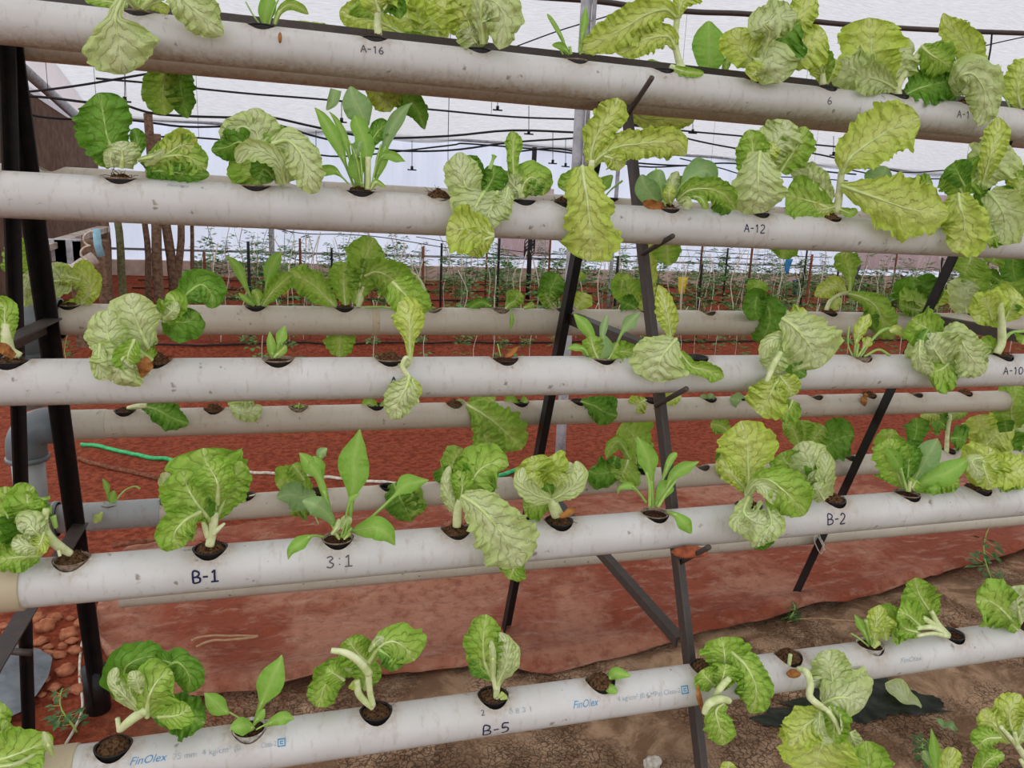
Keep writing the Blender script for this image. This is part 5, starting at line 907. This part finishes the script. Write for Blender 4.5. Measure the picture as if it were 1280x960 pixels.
def sheetgrid(name, fn, nu, nv, mat):
    V = [fn(i/nu, j/nv) for i in range(nu+1) for j in range(nv+1)]
    return mesh(name, V, [(i*(nv+1)+j, (i+1)*(nv+1)+j, (i+1)*(nv+1)+j+1, i*(nv+1)+j+1) for i in range(nu) for j in range(nv)], mat)
struct(sheetgrid('wall_back', lambda u, w: (XW+46*u, YW+.05*math.sin(u*60)+.03*noise.noise((u*40, w*3, 0)), .24+(ZE-.24)*w), 160, 8, M_film))
def rfz(y): return ZE+1.55*(1-max(0, (y-2.5)/(YW-2.5))**2.2)
struct(sheetgrid('ceiling', lambda u, w: (-6+50*u, -5+(YW+5)*w, rfz(-5+(YW+5)*w)+.07*noise.noise((u*22, w*5, 1))-.10*abs(math.sin(u*50/2.4*math.pi))), 220, 40, M_net))
# left wall: brown matting below, bright film above
tops = [(-140, 10), (-60, 58), (0, 93), (30, 111), (60, 131), (85, 147), (117, 166)]
T = [onX(x, y, XW) for x, y in tops]; T[-1][1] = YW; T = smooth_path(T, 60)
V = [];
for p in T: V += [(XW, p[1], 0), (XW, p[1], p[2])]
struct(mesh('wall_left', V, [(2*i, 2*i+2, 2*i+3, 2*i+1) for i in range(len(T)-1)], M_brown))
V = []
for p in T: V += [(XW-.02, p[1], p[2]), (XW-.02, p[1], max(rfz(p[1]), p[2]+.02))]
struct(mesh('wall_left_gable', V, [(2*i, 2*i+2, 2*i+3, 2*i+1) for i in range(len(T)-1)], M_filmw))
v, f = tube_vf([p+[.03, 0, .02] for p in T], .035, 8); struct(mesh('trim_1', v, f, M_filmw))
a, b = onX(20, 78, XW+.5), onX(96, 146, XW+.5); v, f = tube_vf([a, b], .06, 10); struct(mesh('trim_2', v, f, M_galv))
struct(mesh('trim_3', *box_vf((XW, YW-.10, .0), (40, YW+.10, .30)), simple('cement_kerb', (214, 194, 180), .9, .1, vs=6), smooth=False))
v, f = tube_vf([(XW, YW-.12, .50), (40, YW-.12, .50)], .022, 8); struct(mesh('trim_4', v, f, M_galv))
v, f = tube_vf([(XW, YW-.1, ZE-.02), (40, YW-.1, ZE-.02)], .03, 8); struct(mesh('trim_5', v, f, M_galv))
# pinkish hanging curtain at the right
a, b = onY(1068, 320, 13.8), onY(1330, 330, 13.8)
o = sheetgrid('hanging_curtain', lambda u, w: (a[0]+(b[0]-a[0])*u, 13.8+.08*math.sin(u*40), .55+(1.62)*w), 60, 4, M_pink); tag(o, 'pinkish white curtain hanging before the far film wall at the right', 'curtain')
a2, b2 = onY(622, 300, 14.6), onY(690, 305, 14.6)
o = sheetgrid('hanging_curtain', lambda u, w: (a2[0]+(b2[0]-a2[0])*u, 14.6+.05*math.sin(u*20), .6+1.3*w), 20, 4, M_pink); tag(o, 'narrow pinkish curtain panel on the far wall left of the mid rear leg', 'curtain')
def vpost(px, py, Y, ytop, r, mat, name, label, cat, grp=None, lean=0., z0=0.):
    q = onY(px, py, Y); lo, hi = 0., 6.
    for _ in range(40):
        m = (lo+hi)/2
        if proj((q[0], Y, m))[1] > ytop: lo = m
        else: hi = m
    n = 9; P = [(q[0]+lean*(t-.4)+(.012*math.sin(t*9+px) if mat in (M_wood, M_woodg) else 0), Y, z0+(lo-z0)*t) for t in np.linspace(0, 1, n)]
    v, f = tube_vf(P, [r*(1.15-.3*t) for t in np.linspace(0, 1, n)] if mat in (M_wood, M_woodg) else r, 10)
    return tag(mesh(name, v, f, mat, loc=(q[0], Y, 0)), label, cat, grp)
vpost(714, 330, 4.1, -60, .030, M_galv, 'support_post', 'pale galvanised post standing behind the mid rear leg', 'post')
q = onY(734, 30, 4.1); v, f = tube_vf([(q[0]+.02, 4.06, 1.6), (q[0]+.02, 4.06, 4.0)], .012, 8); tag(mesh('support_post', v, f, M_galv, loc=(q[0], 4.06, 1.6)), 'thin bluish rod beside the top of the galvanised post', 'post')
for px, Y, yt, r, mt, lb, ln in ((133, 9.0, 262, .048, M_wood, 'rough brown branch post right of the white wire coil', 0), (152, 8.2, 240, .036, M_woodg, 'slim mossy greenish branch post', -.05), (184, 9.2, 262, .034, M_wood, 'thin pale brown branch post, third of the cluster', 0), (197, 9.0, 142, .050, M_wood, 'tall branch post rising above the A-12 pipe beside the hanging dark leaf', 0), (212, 9.4, 168, .050, M_wood, 'branch post with short top above the A-12 pipe', -.12), (221, 9.4, 262, .042, M_wood, 'leaning branch forming the right half of the forked post', .12), (241, 9.8, 178, .022, M_wood, 'thin stub post seen right of the forked post', 0)):
    vpost(px, 320, Y, yt, r, mt, 'branch_post', lb, 'post', None, ln)
for px, Y, yt, r, lb in ((662, 12.5, 184, .040, 'black post with wires under the lettuce with the narrow upright leaf'), (765, 11, 190, .03, 'thin pale post seen through the A-12 plants right of the mid leg'), (340, 14.5, 262, .05, 'pale post against the far film wall left of centre')):
    vpost(px, 320, Y, yt, r, M_line if px == 662 else M_galv, 'support_post', lb, 'post')
for k, (px, yt) in enumerate(((312, 302), (376, 298), (243, 315), (257, 315), (415, 310), (528, 308), (551, 304), (607, 315), (622, 298), (685, 300), (770, 320), (873, 300), (905, 310), (935, 300), (1003, 312), (1010, 318), (1045, 316), (1115, 315), (1172, 322), (1230, 322), (875, 330), (465, 330))):
    vpost(px, 360, 8.6+(k*7 % 5)*.9, yt, .016, M_stick if k % 2 else M_line, 'plant_stake', 'thin dark stake standing among the young tomato plants', 'stake', 'stakes in the far planting beds')
# overhead irrigation lines
def line(pts, Y, r, name, label, cat='irrigation line', mat=None, grp=None):
    P = smooth_path([onY(x, y, Y) for x, y in pts], 50); v, f = tube_vf(P, r, 6); o = tag(mesh(name, v, f, mat or M_line, loc=P[0]), label, cat, grp)
    if name == 'irrigation_line':
        for i in (len(P)//5, len(P)*4//5): v, f = tube_vf([P[i], (P[i][0], P[i][1], rfz(P[i][1])-.12)], .0022, 4); mesh('hanger_wire', v, f, M_line, o)
    return o
for Y, pts, r, lb in ((7.5, [(20, 116), (60, 112), (110, 105), (180, 93), (240, 84), (320, 76)], .010, 'black line rising to the right in the upper left gap'),
    (8.5, [(0, 118), (60, 122), (110, 128), (150, 130), (200, 143), (300, 147), (335, 146), (400, 160), (470, 172), (560, 170), (640, 163), (730, 166)], .013, 'black line sagging behind the twisted lettuce head'),
    (9.5, [(20, 140), (70, 148), (160, 150), (225, 158), (280, 158), (340, 155), (400, 172), (480, 187), (560, 188), (640, 178), (730, 172)], .013, 'second sagging black line, just under the one behind the twisted head'),
    (10.5, [(120, 166), (170, 170), (270, 174), (380, 191), (440, 195), (560, 182), (590, 180), (720, 192), (800, 208), (860, 207)], .012, 'lowest long sagging black line above the film wall'),
    (8.0, [(120, 98), (200, 105), (260, 112), (322, 118), (400, 124), (540, 137), (640, 146), (720, 149)], .010, 'upper straight black line below the A-16 pipe, left half'),
    (8.0, [(770, 155), (790, 157), (820, 160), (870, 165), (935, 171), (1010, 180), (1120, 190)], .010, 'straight black line below the A-16 pipe, right half'),
    (9.0, [(780, 152), (840, 168), (880, 178), (935, 188), (960, 190), (1010, 191), (1060, 201)], .011, 'sagging black line above the pale draped A-12 lettuce'),
    (10.5, [(640, 190), (700, 186), (760, 200), (850, 207), (900, 204), (935, 205), (985, 205), (1030, 214), (1070, 218)], .013, 'tangled black line right of the mid leg'),
    (11.5, [(850, 198), (900, 210), (935, 219), (1000, 222), (1060, 226)], .010, 'faint black line low over the film wall at the right'),
    (9.0, [(1060, 190), (1120, 214), (1180, 213), (1240, 208)], .010, 'short black line before the pink strip at the right'),
    (9.5, [(1060, 212), (1120, 222), (1200, 223), (1260, 216)], .010, 'second short black line before the pink strip at the right')):
    line(pts, Y, r, 'irrigation_line', lb)
line([(600, -8), (740, 1), (800, 9), (870, 15), (940, 18), (1050, 30), (1160, 37), (1290, 42)], 6.0, .022, 'overhead_pipe', 'brown steel tube crossing under the shade net at the upper right', 'pipe', M_grn)
line([(1160, 80), (1200, 66), (1240, 55), (1290, 44)], 6.3, .006, 'tension_wire', 'thin wire slanting up at the upper right', 'wire')
line([(1240, 41), (1238, 62), (1233, 88)], 6.0, .008, 'hanging_strap', 'short dark strap hanging from the brown overhead tube', 'strap')
line([(640, 60), (700, 38), (760, 20), (820, 0)], 6.8, .006, 'tension_wire', 'thin wire slanting on the shade net above the tiny blade seedling', 'wire')
line([(330, 283), (380, 292), (430, 293), (480, 297), (560, 310), (640, 320), (720, 324), (800, 320), (900, 322), (960, 325)], 9.6, .006, 'trellis_wire', 'thin sagging wire over the far planting beds', 'wire')
line([(520, 296), (600, 308), (700, 318), (800, 310), (940, 318), (1040, 322)], 10.5, .006, 'trellis_wire', 'second thin wire crossing above the far plants', 'wire')
for x, y0, y1, Y, nm in ((156, 92, 124, 7.6, 'a'), (395, 163, 205, 9, 'b'), (427, 126, 150, 8, 'c'), (515, 176, 210, 9, 'd'), (560, 186, 206, 9.5, 'e'), (622, 128, 135, 8, 'f'), (661, 132, 165, 8, 'g'), (691, 165, 202, 8.5, 'h'), (707, 174, 206, 9, 'i'), (866, 152, 164, 8, 'j'), (1042, 170, 192, 8, 'k')):
    a, b = onY(x, y0, Y), onY(x, y1, Y); mb = MB(); v, f = tube_vf([a, b], .004, 5); mb.add(v, f); v, f = tube_vf([b+[0, 0, .02], b-[0, 0, .02]], .016, 8); mb.add(v, f); v, f = tube_vf([b-[.05, 0, .02], b+[.05, 0, -.02]], .008, 6); mb.add(v, f)
    tag(mb.build('misting_nozzle', M_line, None, loc=a), 'small black misting nozzle hanging on a thin drop tube from the irrigation lines', 'misting nozzle', 'misting nozzles under the shade net')
# black cable loop
c = onY(662, 308, 8.5); P = [c+np.array([.07*math.sin(t*1.0)+.02*math.sin(t*3), 0.01*math.sin(t), .11*math.cos(t*.93)]) for t in np.linspace(0, 26, 160)]
v, f = tube_vf(P, .006, 5); tag(mesh('cable_loop', v, f, M_line, loc=c), 'bundle of looped black cable hanging under the A-12 pipe at centre', 'cable')
# bench and clutter at the far left
by = 7.2; a, b = onY(48, 306, by), onY(128, 283, by+1.6)
BE_ = empty('work_bench', (a[0], by, 0)); tag(BE_, 'rough bench with a whitish plank top before the brown wall, behind the black legs', 'bench')
M_plank = simple('whitewashed_plank', (190, 180, 170), .85, .1, vs=12, col2=(150, 136, 124))
v, f = prism_vf(a, b, [(-.05, 0), (.07, 0), (.07, .05), (-.05, .05)], (1, 0, 0)); mesh('bench_top', v, f, M_plank, BE_, smooth=False)
v, f = prism_vf(a-[0, 0, .16], b-[0, 0, .16], [(-.04, 0), (.05, 0), (.05, .1), (-.04, .1)], (1, 0, 0)); mesh('lower_rail', v, f, M_wood, BE_, smooth=False)
for t in (.02, .5, .95):
    for s in (-.02, .04):
        q = a*(1-t)+b*t; mesh('leg', *box_vf((q[0]+s-.03, q[1]-.03, 0), (q[0]+s+.03, q[1]+.03, q[2])), M_wood, BE_, smooth=False)
for k, (x, y, w, h, mt, lb) in enumerate(((62, 322, .28, .32, M_galv, 'grey metal panel leaning under the bench, left one'), (86, 325, .22, .36, M_galv, 'grey metal panel leaning under the bench, right one'), (112, 330, .26, .40, M_wood, 'dark brown box standing under the right end of the bench'))):
    q = onY(x, y, by+.2); o = mesh('leaning_panel' if k < 2 else 'wooden_box', *box_vf((q[0]-w/2, q[1], q[2]-h/2), (q[0]+w/2, q[1]+(.03 if k < 2 else .2), q[2]+h/2)), mt, smooth=False, loc=q); md = o.modifiers.new('b', 'BEVEL'); md.width = .01; tag(o, lb, 'panel' if k < 2 else 'box')
q = onY(100, 330, 6.2); P = [onY(112-12*t+5*math.sin(t*22), 285+62*t+3*math.cos(t*22), 6.2) for t in np.linspace(0, 1, 160)]
v, f = tube_vf(P, .0075, 5); tag(mesh('wire_coil', v, f, M_hosew, loc=P[0]), 'tangled white strap coil hanging before the bench, left of the branch posts', 'strap')
P = smooth_path([onY(x, y, 6.6) for x, y in ((70, 335), (90, 338), (104, 330), (118, 322))], 20); v, f = tube_vf(P, .05, 10); tag(mesh('cloth_roll', v, f, M_plank, loc=P[0]), 'pale rolled cloth lying across the bench clutter', 'cloth')
q = onY(122, 305, 7.0); v, f = tube_vf([q+[0, 0, .12], q, q-[-.02, 0, .1]], .03, 8); tag(mesh('hanging_bottle', v, f, simple('light_blue_plastic', (140, 190, 206), .4, .4), loc=q), 'light blue plastic piece hanging beside the leftmost branch post', 'bottle')
for x, y, Y, w, h, c_, lb in ((998, 352, 13.6, .22, .32, (34, 92, 190), 'blue tub standing among the far plants right of centre'), (679, 379, 11.2, .14, .2, (30, 60, 170), 'dark blue tub just visible left of the mid rear leg')):
    q = onY(x, y, Y); q[2] = gz(q[0], Y)+h/2; z0 = q[2]-h/2; a_ = np.linspace(0, 2*math.pi, 18, endpoint=False); V = [(q[0]+r*math.cos(t), Y+r*math.sin(t), z) for r, z in ((w*.40, z0), (w*.5, z0+h*.95), (w*.54, z0+h*.95), (w*.54, z0+h), (w*.46, z0+h), (w*.36, z0+.02)) for t in a_]
    e = mesh('plastic_tub', V, [(k*18+i, k*18+(i+1) % 18, (k+1)*18+(i+1) % 18, (k+1)*18+i) for k in range(5) for i in range(18)]+[tuple(range(17, -1, -1))], simple('blue_tub', c_, .4, .4), loc=q); tag(e, lb, 'tub')
for x, y, w, h, c_, lb in ((985, 333, .09, .20, (60, 128, 180), 'small blue cloth strip hanging above the blue tub'), (1070, 340, .11, .2, (92, 76, 110), 'dark purple cloth strip hanging right of the upright lobed leaf'), (853, 357, .13, .22, (220, 196, 70), 'yellow sticky trap card hanging among the far plants right of the mid leg'), (356, 362, .06, .12, (214, 186, 70), 'tiny yellow card among the far plants at centre left')):
    q = onY(x, y, 9.); V = [(q[0]+w*(u-.5)*(1-.3*t_), 9+.02*math.sin(u*5+t_*4), q[2]+h*(.5-t_)) for t_ in np.linspace(0, 1, 7) for u in np.linspace(0, 1, 6)]
    o = mesh('hanging_card', V, [(j*6+i, j*6+i+1, (j+1)*6+i+1, (j+1)*6+i) for j in range(6) for i in range(5)], simple('card_'+lb.split()[0]+str(x), c_, .7, .2), loc=q); md = o.modifiers.new('s', 'SOLIDIFY'); md.thickness = .006; tag(o, lb, 'card')
# young tomato plants with white strings in raised beds
M_tom = simple('tomato_leaf', (116, 156, 88), .7, .2, vs=25, col2=(82, 122, 62)); M_string = simple('white_plant_string', (226, 214, 196), .8, .1, vs=40)
protos = []
for k in range(6): protos.append((k, None))
rg = random.Random(3); pm = {}; sm = {}
def inst(cache, key, make, loc, rot, sc):
    if key not in cache:
        o = make(); cache[key] = o
    else:
        o = cache[key].copy(); C.objects.link(o)
    o.location = loc; o.rotation_euler = (0, 0, rot); o.scale = sc
    return o
TG = 'young tomato plants in the far beds'
def mk_t(k):
    return lambda: weed((0, 0, 0), [.6, .8, .95, .45, .75, 1.1][k], [24, 30, 34, 22, 28, 36][k], .17, 20+k, 'tomato_plant', 'young tomato plant tied to a white string in the far red beds', 'tomato plant', TG, M_tom, M_weed)
def mk_s(k):
    def g():
        q = random.Random(50+k); P = smooth_path([(0, 0, 0), (q.uniform(-.02, .02), 0, .3), (q.uniform(-.06, .06), 0, .65), (q.uniform(-.12, .12), 0, .95)], 12); v, f = tube_vf(P, .0055, 4)
        o = mesh('plant_string', v, f, M_string); return tag(o, 'thin white string supporting a young tomato plant in the far beds', 'string', 'support strings in the far beds')
    return g
rows = [6.95, 8.2, 9.45, 10.7, 11.95, 13.2, 14.45]; n = 0
for ri, Y in enumerate(rows):
    xl = onY(255 if ri else 300, 380, Y)[0]; xr = onY(1290, 400, Y)[0]; m = min(42, int((xr-xl)/.30))
    for k in range(m):
        x = xl+(xr-xl)*(k+rg.uniform(.1, .9))/m; 
        if ri == 0 and rg.random() < .15: continue
        kk = rg.choice([0, 1, 3, 4]) if ri < 2 else rg.randrange(6); s = rg.uniform(.75, 1.15)*(.62 if ri == 0 else 1)
        inst(pm, kk, mk_t(kk), (x, Y+rg.uniform(-.1, .1), gz(x, Y)), rg.uniform(0, 6), (s, s, s))
        s2 = rg.uniform(.7, 1.1)*(.6 if ri == 0 else 1)
        inst(sm, n % 7, mk_s(n % 7), (x+rg.uniform(-.1, .1), Y-.05, gz(x, Y)), rg.choice((0, 3.14)), (s2, 1, s2)); n += 1
    # drip hose
    v, f = tube_vf([(x, Y-.22, gz(x, Y-.22)+.02) for x in np.linspace(xl-1, xr+1, 40)], .010, 5); tag(mesh('drip_hose', v, f, M_line, loc=(xl, Y-.22, 0)), ['nearest', 'second', 'third', 'fourth', 'fifth', 'sixth', 'farthest'][ri]+' black drip hose along the red planting beds', 'hose')
# ------------------------------------------------------------ light
w = bpy.data.worlds.new('World'); scene.world = w; w.use_nodes = True; nt = w.node_tree; nt.nodes.clear()
tc = nd(nt, 'ShaderNodeTexCoord'); sz = nd(nt, 'ShaderNodeSeparateXYZ', Vector=tc.outputs['Generated'])
c = ramp(nt, mth(nt, 'ADD', mth(nt, 'MULTIPLY', sz.outputs[2], .5), .5), [(.0, (.10, .07, .05)), (.47, (.30, .27, .25)), (.56, (.85, .88, .95)), (1., (1, 1, 1))])
nd(nt, 'ShaderNodeOutputWorld', Surface=nd(nt, 'ShaderNodeBackground', Color=c, Strength=WORLD).outputs[0])
sd = bpy.data.lights.new('sun', 'SUN'); sd.energy = SUN; sd.angle = math.radians(35); sd.color = (1, .97, .92)
so = bpy.data.objects.new('sun', sd); C.objects.link(so); so.location = (0, 0, 8); so.rotation_euler = Vector((-.15, -.35, 1)).to_track_quat('Z', 'Y').to_euler()
scene.view_settings.view_transform = 'Standard'; scene.view_settings.look = 'None'; scene.view_settings.exposure = EXPO; scene.view_settings.gamma = 1.; scene.view_settings.use_curve_mapping = False
scene.render.film_transparent = False
try:
    scene.cycles.use_denoising = True; scene.cycles.max_bounces = 8; scene.cycles.transparent_max_bounces = 12; scene.cycles.transmission_bounces = 6; scene.cycles.diffuse_bounces = 4
except Exception: pass
